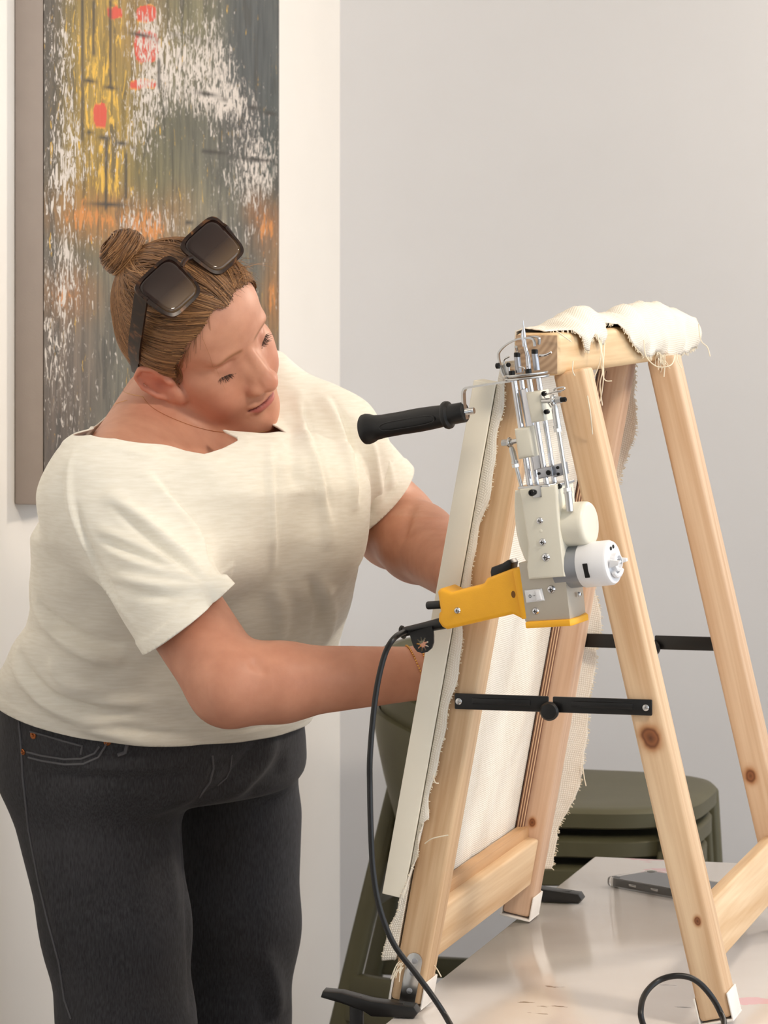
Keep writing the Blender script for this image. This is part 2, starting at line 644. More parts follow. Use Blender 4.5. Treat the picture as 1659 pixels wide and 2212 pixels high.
    def attr(name, arr, col=False):
        if col:
            a = me.color_attributes.new(name, 'FLOAT_COLOR', 'POINT')
            lin = np.clip(arr / 255.0, 0, 1)
            lin = np.where(lin <= 0.04045, lin / 12.92, ((lin + 0.055) / 1.055) ** 2.4)
            out = np.concatenate([lin.reshape(-1, 3), np.ones((D.size, 1))], 1)
            a.data.foreach_set('color', out.astype(np.float32).ravel())
        else:
            a = me.attributes.new(name, 'FLOAT', 'POINT')
            a.data.foreach_set('value', arr.astype(np.float32).ravel())
    attr('ground', A, True)
    attr('accent', acc, True)
    attr('cover', cov)
    attr('accover', accc)
    attr('scored', line)
    m, nt, b = nmat('painted_canvas')
    L = nt.links.new
    tc = node(nt, 'ShaderNodeTexCoord')

    def noise(sx, sy, sc, det, dist=0.0, off=0.0, rough=0.6):
        mp = node(nt, 'ShaderNodeMapping')
        mp.inputs['Scale'].default_value = (1, sx, sy)
        mp.inputs['Location'].default_value = (off, off * 1.3, off * 0.7)
        L(tc.outputs['Object'], mp.inputs['Vector'])
        n = node(nt, 'ShaderNodeTexNoise', i_Scale=sc, i_Detail=det, i_Distortion=dist, i_Roughness=rough)
        L(mp.outputs['Vector'], n.inputs['Vector'])
        return n.outputs['Fac']

    def at(name):
        return node(nt, 'ShaderNodeAttribute', attribute_name=name)

    def mask(noise_out, cover_out, soft=0.05, mid=0.5):
        # 1 where noise lies under the cover value
        sb = node(nt, 'ShaderNodeMath', operation='SUBTRACT')
        L(cover_out, sb.inputs[0])
        L(noise_out, sb.inputs[1])
        mr = node(nt, 'ShaderNodeMapRange')
        L(sb.outputs[0], mr.inputs['Value'])
        mr.inputs['From Min'].default_value = -soft
        mr.inputs['From Max'].default_value = soft
        return mr.outputs['Result']

    def mixc(fac, a, bcol):
        mx = node(nt, 'ShaderNodeMix', data_type='RGBA')
        L(fac, mx.inputs['Factor'])
        for s, v in (('A', a), ('B', bcol)):
            if isinstance(v, tuple):
                mx.inputs[s].default_value = v
            else:
                L(v, mx.inputs[s])
        return mx.outputs['Result']
    # tone streaks running down in the ground colour
    st = noise(60, 9, 1.0, 6, 0.4)
    stc = ramp(nt, [(0.3, (0.42, 0.42, 0.42, 1)), (0.5, (0.85, 0.85, 0.85, 1)), (0.72, (1.35, 1.3, 1.25, 1))], st)
    mul = node(nt, 'ShaderNodeMix', data_type='RGBA', blend_type='MULTIPLY')
    mul.inputs['Factor'].default_value = 1.0
    L(at('ground').outputs['Color'], mul.inputs['A'])
    L(stc.outputs['Color'], mul.inputs['B'])
    c = mul.outputs['Result']
    # big dark knife patches
    dk = noise(18, 8, 1.0, 4, 0.2, 4.0)
    dkm = ramp(nt, [(0.60, (0, 0, 0, 1)), (0.63, (1, 1, 1, 1))], dk)
    dkf = node(nt, 'ShaderNodeMath', operation='MULTIPLY')
    L(dkm.outputs['Color'], dkf.inputs[0])
    dkf.inputs[1].default_value = 0.55
    c = mixc(dkf.outputs[0], c, srgb(62, 60, 54))
    n_acc = noise(70, 26, 1.0, 6, 0.6, 9.0, 0.7)
    m_acc = mask(n_acc, at('accover').outputs['Fac'], 0.03)
    c = mixc(m_acc, c, at('accent').outputs['Color'])
    n_w = noise(110, 55, 1.0, 7, 1.2, 2.0, 0.62)
    m_w = mask(n_w, at('cover').outputs['Fac'], 0.025)
    c = mixc(m_w, c, srgb(212, 202, 192))
    c = mixc(at('scored').outputs['Fac'], c, srgb(52, 46, 40))
    L(c, b.inputs['Base Color'])
    b.inputs['Roughness'].default_value = 0.5
    ad = node(nt, 'ShaderNodeMath', operation='ADD')
    L(m_w, ad.inputs[0])
    L(st, ad.inputs[1])
    bp = node(nt, 'ShaderNodeBump', i_Strength=0.5, i_Distance=0.002)
    L(ad.outputs[0], bp.inputs['Height'])
    L(bp.outputs['Normal'], b.inputs['Normal'])
    mat_w = ROOM @ Matrix.Translation((WALL_W, 0, 0))
    link('painted_surface', me, m, root, mat_w)
    mb = MB()
    mb.box((PT / 2 - 0.0004, (PD0 + PD1) / 2, (PZ0 + PZ1) / 2), (PT - 0.001, PD1 - PD0, PZ1 - PZ0), bevel=0.003)
    side = mb.build('canvas_side', simple('canvas_side_paint', (172, 160, 152), 0.7, vary=0.03, bump=0.15, bscale=400), root, matrix=mat_w)
    tag(side, 'plain grey painted canvas edge')


build_painting()

# ------------------------------------------------------------------ wall socket low behind the woman
sk = thing('wall_socket', LF(WALL_W + 0.005, 1.60, 0.45), 'white wall socket low on the wall beside the corner', 'socket')
mb = MB()
mb.box((WALL_W + 0.006, 1.60, 0.45), (0.012, 0.08, 0.08), bevel=0.004)
mb.build('socket_plate', M['whiteplastic'], sk, matrix=ROOM.copy())
mb = MB()
mb.lathe([(0.0, 0.0), (0.024, 0.0), (0.027, 0.004), (0.024, 0.008), (0.021, 0.002), (0.0, 0.002)], (WALL_W + 0.011, 1.60, 0.45), (1, 0, 0))
mb.build('socket_ring', M['whiteplastic'], sk, matrix=ROOM.copy())


# ------------------------------------------------------------------ the table
def table_material():
    m, nt, b = nmat('worn_white_gloss')
    L = nt.links.new
    tc = node(nt, 'ShaderNodeTexCoord')
    n1 = node(nt, 'ShaderNodeTexNoise', i_Scale=5.0, i_Detail=4.0)
    L(tc.outputs['Object'], n1.inputs['Vector'])
    base = ramp(nt, [(0.3, srgb(222, 214, 208)), (0.7, srgb(232, 226, 222))], n1.outputs['Fac'])
    col = base.outputs['Color']

    def spot(x, y, r, c, sc=40.0, thr=0.55, ax=1.0, amount=1.0):
        nonlocal col
        sb = node(nt, 'ShaderNodeVectorMath', operation='SUBTRACT')
        L(tc.outputs['Object'], sb.inputs[0])
        sb.inputs[1].default_value = (x, y, 0)
        ml = node(nt, 'ShaderNodeVectorMath', operation='MULTIPLY')
        L(sb.outputs[0], ml.inputs[0])
        ml.inputs[1].default_value = (1, ax, 0)
        ln = node(nt, 'ShaderNodeVectorMath', operation='LENGTH')
        L(ml.outputs[0], ln.inputs[0])
        mp = node(nt, 'ShaderNodeMapping')
        mp.inputs['Scale'].default_value = (1, ax, 1)
        L(tc.outputs['Object'], mp.inputs['Vector'])
        nz = node(nt, 'ShaderNodeTexNoise', i_Scale=sc, i_Detail=5.0)
        L(mp.outputs['Vector'], nz.inputs['Vector'])
        fo = node(nt, 'ShaderNodeMapRange')
        L(ln.outputs['Value'], fo.inputs['Value'])
        fo.inputs['From Min'].default_value = 0.0
        fo.inputs['From Max'].default_value = r
        fo.inputs['To Min'].default_value = 0.28
        fo.inputs['To Max'].default_value = -0.2
        ad = node(nt, 'ShaderNodeMath', operation='ADD')
        L(nz.outputs['Fac'], ad.inputs[0])
        L(fo.outputs['Result'], ad.inputs[1])
        rp = ramp(nt, [(thr, (0, 0, 0, 1)), (thr + 0.03, (amount, amount, amount, 1))], ad.outputs[0])
        mx = node(nt, 'ShaderNodeMix', data_type='RGBA')
        L(rp.outputs['Color'], mx.inputs['Factor'])
        L(col, mx.inputs['A'])
        mx.inputs['B'].default_value = srgb(c)
        col = mx.outputs['Result']
    dark = (120, 110, 102)

    def tl(px, py):
        y = (CAMZ - TABLE) * F / (py - YH)
        q = ROOM.inverted() @ Vector(((px - W / 2) / F * y, y, 0))
        return q.x, q.y
    for (px, py, r, c, ax) in ((1190, 2130, .030, dark, 2.0), (1140, 2165, .030, dark, 3.0), (1200, 2175, .04, dark, 3.0),
                               (1440, 2128, .03, dark, 5.0), (1470, 2175, .03, dark, 3.0), (1160, 2190, .04, dark, 4.0)):
        x, y = tl(px, py)
        spot(x, y, r, c, 55.0, 0.68, ax)
    for (px, py, r) in ((1420, 1880, .07), (1385, 1857, .05), (1640, 2165, .05)):
        x, y = tl(px, py)
        spot(x, y, r, (240, 176, 186), 25.0, 0.64, 1.2, 0.75)
    L(col, b.inputs['Base Color'])
    b.inputs['Roughness'].default_value = 0.12
    n2 = node(nt, 'ShaderNodeTexNoise', i_Scale=7.0, i_Detail=2.0)
    L(tc.outputs['Object'], n2.inputs['Vector'])
    bp = node(nt, 'ShaderNodeBump', i_Strength=0.10, i_Distance=0.004)
    L(n2.outputs['Fac'], bp.inputs['Height'])
    L(bp.outputs['Normal'], b.inputs['Normal'])
    return m


TW0, TW1, TD0, TD1 = -0.0035, 0.80, -0.70, 0.912
tbl = thing('work_table', LF((TW0 + TW1) / 2, (TD0 + TD1) / 2, 0), 'glossy white work table with scuffs and pink paint marks', 'table')
mt = table_material()
mb = MB()
mb.box(((TW0 + TW1) / 2, (TD0 + TD1) / 2, TABLE - 0.011), (TW1 - TW0, TD1 - TD0, 0.022), bevel=0.0025)
mb.build('tabletop', mt, tbl, matrix=ROOM.copy())
wl = simple('white_table_leg', (228, 226, 222), 0.4)
for (w, d) in ((0.10, -0.60), (0.70, -0.60), (0.10, 0.78), (0.70, 0.78)):
    mb = MB()
    mb.box((w, d, (TABLE - 0.022) / 2), (0.05, 0.05, TABLE - 0.022), bevel=0.004)
    mb.build('leg', wl, tbl, matrix=ROOM.copy())
mb = MB()
for d in (-0.60, 0.78):
    mb.box((0.40, d, TABLE - 0.055), (0.55, 0.02, 0.066), bevel=0.002)
for w in (0.10, 0.70):
    mb.box((w, 0.09, TABLE - 0.055), (0.02, 1.33, 0.066), bevel=0.002)
mb.build('apron', wl, tbl, matrix=ROOM.copy())


# ------------------------------------------------------------------ phone lying on the table
def table_pt(px, py, z=TABLE):
    y = (CAMZ - z) * F / (py - YH)
    return P(px, py, y)


def build_phone():
    a = table_pt(1312, 1915)
    c = table_pt(1492, 1948)
    e = table_pt(1545, 1925)
    xd = (c - a).normalized()
    yd = Vector((-xd.y, xd.x, 0))
    Lp, Wp, T = 0.150, 0.074, 0.009
    root = thing('smartphone', a + xd * Lp / 2 + yd * Wp / 2, 'black smartphone in a clear case lying face up on the table', 'phone')
    Mx = Matrix((xd, yd, Vector((0, 0, 1)))).transposed().to_4x4()
    Mx.translation = a + xd * Lp / 2 + yd * Wp / 2
    z0 = 0.0015

    def rrect(w, h, r, n=6):
        pts = []
        for (cx, cy, a0) in ((w / 2 - r, h / 2 - r, 0), (-w / 2 + r, h / 2 - r, 90), (-w / 2 + r, -h / 2 + r, 180), (w / 2 - r, -h / 2 + r, 270)):
            for k in range(n + 1):
                an = math.radians(a0 + 90 * k / n)
                pts.append((cx + r * math.cos(an), cy + r * math.sin(an)))
        return pts
    mb = MB()
    mb.prism(rrect(Lp - .004, Wp - .004, .010), z0, z0 + T, lambda p, y, q: (p, q, y), bevel=0.0008)
    mb.build('phone_body', simple('phone_black', (24, 24, 27), 0.25, 0.4), root, matrix=Mx)
    mb = MB()
    mb.prism(rrect(Lp - .008, Wp - .008, .008), z0 + T, z0 + T + .0004, lambda p, y, q: (p, q, y))
    mb.build('screen', simple('screen_glass', (30, 30, 33), 0.06, vary=0.02), root, matrix=Mx)
    # clear bumper: outer and inner wall
    m, nt, b = nmat('clear_case')
    b.inputs['Transmission Weight'].default_value = 0.92
    b.inputs['Base Color'].default_value = (0.93, 0.93, 0.92, 1)
    b.inputs['Roughness'].default_value = 0.08
    b.inputs['IOR'].default_value = 1.2
    o1, i1 = rrect(Lp, Wp, .012), rrect(Lp - .0035, Wp - .0035, .0105)
    vs, fs = [], []
    n = len(o1)
    for (pp, z) in ((o1, 0.0), (o1, z0 + T + .0012), (i1, z0 + T + .0012), (i1, 0.0)):
        vs += [(x, y, z) for x, y in pp]
    for r in range(4):
        for k in range(n):
            l = (k + 1) % n
            fs.append((r * n + k, r * n + l, ((r + 1) % 4) * n + l, ((r + 1) % 4) * n + k))
    mb = MB()
    mb.add(vs, fs)
    for sx in (-1, 1):
        for sy in (-1, 1):
            mb.box((sx * (Lp / 2 - .006), sy * (Wp / 2 - .006), .0062), (.014, .014, .0124), bevel=.004)
    mb.build('clear_case', m, root, matrix=Mx)
    for bx_ in (-.035, 0.0):
        mb = MB()
        mb.box((bx_, -Wp / 2 + .0012, .006), (.012, .0012, .003), bevel=.0005)
        mb.build('side_button', M['steel'], root, matrix=Mx)


build_phone()


# ------------------------------------------------------------------ stacked olive bar stools behind the table
def build_stool(root, place, seat_z=0.73):
    """local x towards the sitter's knees, z up; origin on the floor below the seat middle"""
    O = M['olive']

    def part(mb, name, deg=40):
        return mb.build(name, O, root, deg=deg, matrix=place)
    # seat: rounded slab with a skirt
    n = 56
    rings = []
    for (s, z) in ((0.0, -0.002), (0.55, -0.004), (0.90, 0.0), (0.975, -0.002), (1.0, -0.007), (0.998, -0.026), (0.985, -0.028), (0.95, -0.026), (0.93, -0.012), (0.0, -0.012)):
        ring = []
        for k in range(n):
            a = 2 * math.pi * k / n
            ca, sa = math.cos(a), math.sin(a)
            e = 0.62
            x = 0.215 * math.copysign(abs(ca) ** e, ca)
            y = 0.205 * math.copysign(abs(sa) ** e, sa)
            ring.append((x * s, y * s * (1.0 - 0.04 * (x > 0)), seat_z + z))
        rings.append(ring)
    vs = [p for r in rings for p in r]
    fs = []
    for i in range(len(rings) - 1):
        for k in range(n):
            l = (k + 1) % n
            fs.append((i * n + k, i * n + l, (i + 1) * n + l, (i + 1) * n + k))
    mb = MB()
    mb.add(vs, fs)
    part(mb, 'seat')
    # backrest: a curved shell round the rear
    na, nh = 24, 10
    vs, fs = [], []
    for side in (0, 1):
        for i in range(na + 1):
            t = -1 + 2 * i / na
            a = math.pi + t * math.radians(84)
            top = 0.200 * (1 - 0.30 * abs(t) ** 2.5)
            for j in range(nh + 1):
                h = j / nh
                lean = 0.030 * h - 0.028 * (1 - h) ** 2
                rx, ry = 0.222 + lean, 0.205 + lean * 0.5
                th = 0.010 * side
                e = 0.72
                ca, sa = math.cos(a), math.sin(a)
                x = (rx - th) * math.copysign(abs(ca) ** e, ca)
                y = (ry - th) * math.copysign(abs(sa) ** e, sa)
                z0 = -0.03 + 0.10 * abs(t) ** 3
                vs.append((x, y, seat_z + z0 + (top - z0) * h))
    N = (na + 1) * (nh + 1)

    def ix(s, i, j):
        return s * N + i * (nh + 1) + j
    for i in range(na):
        for j in range(nh):
            fs.append((ix(0, i, j), ix(0, i + 1, j), ix(0, i + 1, j + 1), ix(0, i, j + 1)))
            fs.append((ix(1, i, j), ix(1, i, j + 1), ix(1, i + 1, j + 1), ix(1, i + 1, j)))
        for j in (0, nh):
            fs.append((ix(0, i, j), ix(1, i, j), ix(1, i + 1, j), ix(0, i + 1, j)))
    for j in range(nh):
        for i in (0, na):
            fs.append((ix(0, i, j), ix(0, i, j + 1), ix(1, i, j + 1), ix(1, i, j)))
    mb = MB()
    mb.add(vs, fs)
    part(mb, 'backrest', 50)
    # four splayed legs
    feet = {}
    for sx in (-1, 1):
        for sy in (-1, 1):
            t = Vector((sx * (0.222 if sx < 0 else 0.188), sy * (0.065 if sx < 0 else 0.160), seat_z + (0.03 if sx < 0 else -0.016)))
            f = Vector((sx * (0.388 if sx < 0 else 0.215), sy * (0.080 if sx < 0 else 0.215), 0.0))
            feet[(sx, sy)] = (t, f)
            mb = MB()
            dirv = (t - f).normalized()
            R = basis((0, 0, 0), dirv, (1, 0, 0)).to_3x3()
            mb.box((t + f) / 2, (0.022, 0.024, (t - f).length * 0.995), rot=R, bevel=0.006)
            part(mb, 'leg', 50)

    def rung(a, b, h):
        p = [feet[k][0].lerp(feet[k][1], 1 - h / (seat_z - 0.02)) for k in (a, b)]
        mb = MB()
        d = p[1] - p[0]
        R = basis((0, 0, 0), d, (0, 0, 1)).to_3x3()
        mb.box((p[0] + p[1]) / 2, (0.030, 0.020, d.length), rot=R, bevel=0.005)
        part(mb, 'stretcher', 50)
    rung((-1, -1), (-1, 1), 0.53)
    rung((1, -1), (1, 1), 0.30)
    rung((-1, -1), (1, -1), 0.34)
    rung((-1, 1), (1, 1), 0.34)


ST_W, ST_D = -0.208, 1.60
for k, (lab, dw, lift) in enumerate((('olive plastic bar stool standing on the floor, lowest of the stack by the wall', 0.0, 0.0),
                                     ('olive plastic bar stool in the middle of the stack by the wall', 0.007, 0.040),
                                     ('olive plastic bar stool on top of the stack by the wall', 0.014, 0.080))):
    st = thing('bar_stool', LF(ST_W + dw, ST_D, lift), lab, 'stool', 'stacked olive bar stools', rotz=ANG)
    build_stool(st, Matrix.Translation(LF(ST_W + dw, ST_D, lift)) @ Matrix.Rotation(ANG, 4, 'Z'), 0.73 - 0.080)


# ------------------------------------------------------------------ the tufting frame
TZ = TABLE
LT = 0.625                                   # height of the leg tops over the table
WN = [(0.0, 0.1146), (0.311, 0.1654)]        # left and right leg: foot and top across the room


def leg_w(side, z):
    a, b = WN[side]
    return a + (b - a) * z / LT


frame = thing('tufting_easel', LF(0.15, 0.24, TZ), 'pine A-frame tufting stand with black folding braces on the table', 'easel')
pine = dict(light=(226, 190, 146), dark=(186, 138, 92))
FD = 0.48
leg_specs = {
    (0, 0): wood('pine_leg_a', (230, 202, 165), (182, 140, 98), [], 1.3),
    (1, 0): wood('pine_leg_b', (233, 205, 169), (190, 146, 104), [(-0.001, -0.022, 0.275, 0.0105), (0.004, -0.022, 0.095, 0.004)], 3.1),
    (0, 1): wood('pine_leg_c', (222, 190, 162), (180, 138, 108), [(0.002, -0.022, 0.535, 0.006), (0.0, -0.022, 0.105, 0.0045), (0.0, -.022, .072, .004)], 5.2),
    (1, 1): wood('pine_leg_d', (231, 203, 172), (190, 148, 110), [(-0.006, -0.022, 0.17, 0.008)], 8.4),
}
for (side, far), mt in leg_specs.items():
    d = FD * far
    stick('leg', LF(leg_w(side, 0.009), d, TZ + 0.009), LF(leg_w(side, LT), d, TZ + LT), 0.031, 0.044, UW, mt, frame, bevel=0.0035, over=(0, 0.004))
BW, BZ = 0.140, LT + 0.0205
BEAM0, BEAM1 = -0.052, 0.60
stick('top_beam', LF(BW, BEAM0, TZ + BZ), LF(BW, BEAM1, TZ + BZ), 0.045, 0.041, UW,
      wood('pine_beam', (236, 209, 166), (200, 158, 108), [], 11.0), frame, bevel=0.007, seg=4)
# saw-grey end grain cap of the beam
mb = MB()
mb.box((0, 0, 0), (0.041, 0.037, 0.0012), bevel=0.0005)
eg, nt_, b_ = nmat('end_grain')
tc_ = node(nt_, 'ShaderNodeTexCoord')
wv = node(nt_, 'ShaderNodeTexWave', wave_type='RINGS', i_Scale=55.0, i_Distortion=2.0, i_Detail=3.0)
wv.rings_direction = 'Z'
mp_ = node(nt_, 'ShaderNodeMapping')
mp_.inputs['Location'].default_value = (0.02, 0.03, 0)
nt_.links.new(tc_.outputs['Object'], mp_.inputs['Vector'])
nt_.links.new(mp_.outputs['Vector'], wv.inputs['Vector'])
r_ = ramp(nt_, [(0.0, srgb(164, 134, 106)), (1.0, srgb(186, 156, 126))], wv.outputs['Fac'])
nt_.links.new(r_.outputs['Color'], b_.inputs['Base Color'])
b_.inputs['Roughness'].default_value = 0.8
mb.build('end_grain', eg, frame, matrix=basis(LF(BW, BEAM0 - 0.0004, TZ + BZ), UD, UW))
# bottom rails
mr = wood('pine_rail', (236, 210, 174), (200, 160, 114), [], 14.0)
tilt = (LF(WN[0][1], 0, TZ + LT) - LF(0, 0, TZ)).normalized()
z = 0.070
r0, r1 = LF(leg_w(0, z) + 0.002, 0.022, TZ + z), LF(leg_w(0, z) + 0.002, FD - 0.022, TZ + z)
o = stick('bottom_rail', r0, r1, 0.018, 0.053, tilt.cross(UD), mr, frame, bevel=0.003)
tilt2 = (LF(WN[1][1], 0, TZ + LT) - LF(WN[1][0], 0, TZ)).normalized()
z = 0.082
r0, r1 = LF(leg_w(1, z), 0.022, TZ + z), LF(leg_w(1, z), FD - 0.022, TZ + z)
stick('bottom_rail', r0, r1, 0.018, 0.055, tilt2.cross(UD), mr, frame, bevel=0.003)
# plywood strips that hold the cloth round the inner edge
ply, nt_, b_ = nmat('plywood_edge')
tc_ = node(nt_, 'ShaderNodeTexCoord')
sp_ = node(nt_, 'ShaderNodeSeparateXYZ')
nt_.links.new(tc_.outputs['Object'], sp_.inputs[0])
mu_ = node(nt_, 'ShaderNodeMath', operation='MULTIPLY')
nt_.links.new(sp_.outputs['X'], mu_.inputs[0])
mu_.inputs[1].default_value = 2200.0
sn_ = node(nt_, 'ShaderNodeMath', operation='SINE')
nt_.links.new(mu_.outputs[0], sn_.inputs[0])
r_ = ramp(nt_, [(0.0, srgb(120, 84, 66)), (0.45, srgb(150, 110, 86)), (0.6, srgb(224, 190, 152))], sn_.outputs[0])
nt_.links.new(r_.outputs['Color'], b_.inputs['Base Color'])
b_.inputs['Roughness'].default_value = 0.7
for d in (FD - 0.024,):
    za, zb = 0.10, LT - 0.01
    stick('plywood_strip', LF(leg_w(0, za) - 0.0120, d, TZ + za), LF(leg_w(0, zb) - 0.0120, d, TZ + zb), 0.0085, 0.008, UW, ply, frame, bevel=0.0006)
z = 0.102
stick('plywood_strip', LF(leg_w(0, z) - 0.008, 0.02, TZ + z), LF(leg_w(0, z) - 0.008, FD - 0.02, TZ + z), 0.012, 0.012, UW, wood('pine_strip', (214, 172, 126), (170, 124, 84), [], 17.0), frame, bevel=0.0006)


# black folding braces: two flat bars and a round lock knob each
def brace(d, z, front):
    s = -1 if front else 1
    wa, wb = leg_w(0, z), leg_w(1, z)
    root = None
    y = d + s * 0.0245
    mid = (wa + wb) / 2
    for (a, b) in ((wa - 0.004, mid - 0.002), (mid + 0.002, wb + 0.008)):
        mb = MB()
        mb.box(((a + b) / 2, y, TZ + z), (b - a, 0.003, 0.0155), bevel=0.0012)
        # pressed rib along the bar
        mb.box(((a + b) / 2, y + s * 0.0018, TZ + z + 0.001), ((b - a) * 0.62, 0.002, 0.006), bevel=0.0009)
        bar = mb.build('folding_brace', M['blackmetal'], frame, matrix=ROOM.copy(), deg=30)
    mb = MB()
    mb.lathe([(0.0, 0), (0.008, 0), (0.0092, 0.002), (0.0092, 0.006), (0.0075, 0.0082), (0.003, 0.009), (0.0, 0.0088)],
             (mid, y - 0.002, TZ + z - 0.006), (0, -1, 0))
    mb.build('brace_knob', M['blackplastic'], frame, matrix=ROOM.copy())
    for w in (wa + 0.0005, wb + 0.002):
        mb = MB()
        mb.lathe([(0.0, 0), (0.0034, 0), (0.0032, 0.0014), (0.0018, 0.0022), (0.0, 0.0022)], (w, y + s * 0.001, TZ + z), (0, s, 0), sides=16)
        mb.box((w, y + s * 0.0032, TZ + z), (0.003, 0.0004, 0.0008))
        mb.box((w, y + s * 0.0032, TZ + z), (0.0008, 0.0004, 0.003))
        mb.build('screw', M['steel'], frame, matrix=ROOM.copy())


brace(0.0, 0.306, True)
brace(FD, 0.311, False)

# white felt pads wrapped round the feet
for (side, far) in leg_specs:
    a = LF(leg_w(side, 0.0062), FD * far, TZ + 0.0062)
    b = LF(leg_w(side, 0.030), FD * far, TZ + 0.030)
    dv = (b - a).normalized()
    mb = MB()
    for (cx, cy, sx, sy) in ((0, -0.0232, 0.014, 0.0016) if (side, far) == (9, 9) else (0.0165, 0, 0.0016, 0.047), (-0.0165, 0, 0.0016, 0.047), (0, 0.0232, 0.033, 0.0016)):
        mb.box((cx, cy, 0.013), (sx, sy, 0.026), bevel=0.0006)
    mb.box((0, 0, 0.0), (0.035, 0.049, 0.0022), bevel=0.0008)
    mb.build('foot_pad', M['tape'], frame, matrix=basis(a, dv, UW))

# zinc bracket on the near foot
mb = MB()
pts = []
for k in range(9):
    an = math.pi * k / 8
    pts.append((0.008 * math.cos(an), 0.040 + 0.008 * math.sin(an)))
pts += [(-0.008, -0.002), (0.008, -0.002)]
mb.prism(pts, -0.0244, -0.0222, lambda a, y, b: (a, y, b), bevel=0.0003)
Mb = basis(LF(leg_w(0, 0.011) + 0.002, 0, TZ + 0.011), tilt, UW)
br = mb.build('corner_bracket', M['steel'], frame, matrix=Mb)
for zz in (0.010, 0.028, 0.040):
    mb = MB()
    mb.lathe([(0.0, 0), (0.0030, 0), (0.0028, 0.0010), (0.0, 0.0014)], (0.0005, -0.0242, zz), (0, -1, 0), sides=16)
    mb.build('rivet', M['alu'], br, matrix=Mb)

# hook in the end of the beam that the tufting gun hangs from
mb = MB()
hk = [LF(0.128, BEAM0 + 0.01, TZ + BZ + 0.004), LF(0.128, BEAM0 - 0.012, TZ + BZ + 0.004), LF(0.128, BEAM0 - 0.028, TZ + BZ + 0.003), LF(0.128, BEAM0 - 0.036, TZ + BZ + 0.008)]
mb.tube(catmull(hk, 6), 0.0016, 10)
mb.build('screw_hook', M['steel'], frame)

# white batten that presses the cloth edge against the near leg
nrm = tilt.cross(UD).normalized()
if nrm.x > 0:
    nrm = -nrm
off = nrm * 0.0300
q0 = LF(leg_w(0, 0.108), -0.008, TZ + 0.108) + off
q1 = LF(leg_w(0, 0.612), -0.008, TZ + 0.612) + off
bat = stick('white_batten', q0, q1, 0.022, 0.040, UW, M['battenwhite'], frame, bevel=0.0008)
tag(bat, 'white painted batten along the cloth edge')


# ------------------------------------------------------------------ the tufting cloth
cloth = thing('tufting_cloth', LF(0.0, FD / 2, TZ + 0.03), 'cream monks cloth stretched on the frame with frayed edges', 'cloth')
mcl = weave('monks_cloth', (246, 240, 228), (224, 213, 196), 420.0, 0.5)
rnd = random.Random(3)


def wob(x, seed=0.0):
    return (math.sin(x * 31 + seed) + 0.6 * math.sin(x * 73 + 2 * seed) + 0.4 * math.sin(x * 141 + 3.1 * seed)) / 2.0


def grid_obj(name, rows, mat, parent, thick=0.0012, smooth=True, uvscale=1.0):
    """rows of points -> a thin cloth mesh with UVs in metres"""
    nr, nc = len(rows), len(rows[0])
    vs = [p for r in rows for p in r]
    fs, uv = [], []
    us = [[0.0] * nc for _ in range(nr)]
    vv = [[0.0] * nc for _ in range(nr)]
    for i in range(nr):
        for j in range(nc):
            if j:
                us[i][j] = us[i][j - 1] + (rows[i][j] - rows[i][j - 1]).length
            if i:
                vv[i][j] = vv[i - 1][j] + (rows[i][j] - rows[i - 1][j]).length
    for i in range(nr - 1):
        for j in range(nc - 1):
            fs.append((i * nc + j, i * nc + j + 1, (i + 1) * nc + j + 1, (i + 1) * nc + j))
    me = mesh_from(name, vs, fs, smooth)
    ul = me.uv_layers.new(name='UVMap')
    for pl in me.polygons:
        for li in pl.loop_indices:
            vi = me.loops[li].vertex_index
            ul.data[li].uv = (us[vi // nc][vi % nc], vv[vi // nc][vi % nc])
    o = link(name, me, mat, parent)
    if thick:
        md = o.modifiers.new('thickness', 'SOLIDIFY')
        md.thickness = thick
        md.offset = 0
    return o


def far_edge(py):
    """how far along the cloth reaches past the far leg, from the outline of its frayed edge"""
    tab = ((800, 1372), (850, 1373), (900, 1375), (950, 1369), (1000, 1352), (1060, 1332), (1150, 1312), (1220, 1290), (1260, 1284), (1330, 1297), (1352, 1302), (1400, 1291),
           (1450, 1285), (1500, 1276), (1560, 1270), (1620, 1266), (1680, 1257), (1730, 1240), (1770, 1218), (1790, 1206), (2100, 1160))
    for (a, xa), (b, xb) in zip(tab, tab[1:]):
        if a <= py <= b:
            return xa + (xb - xa) * (py - a) / (b - a)
    return tab[0][1] if py < 800 else tab[-1][1]


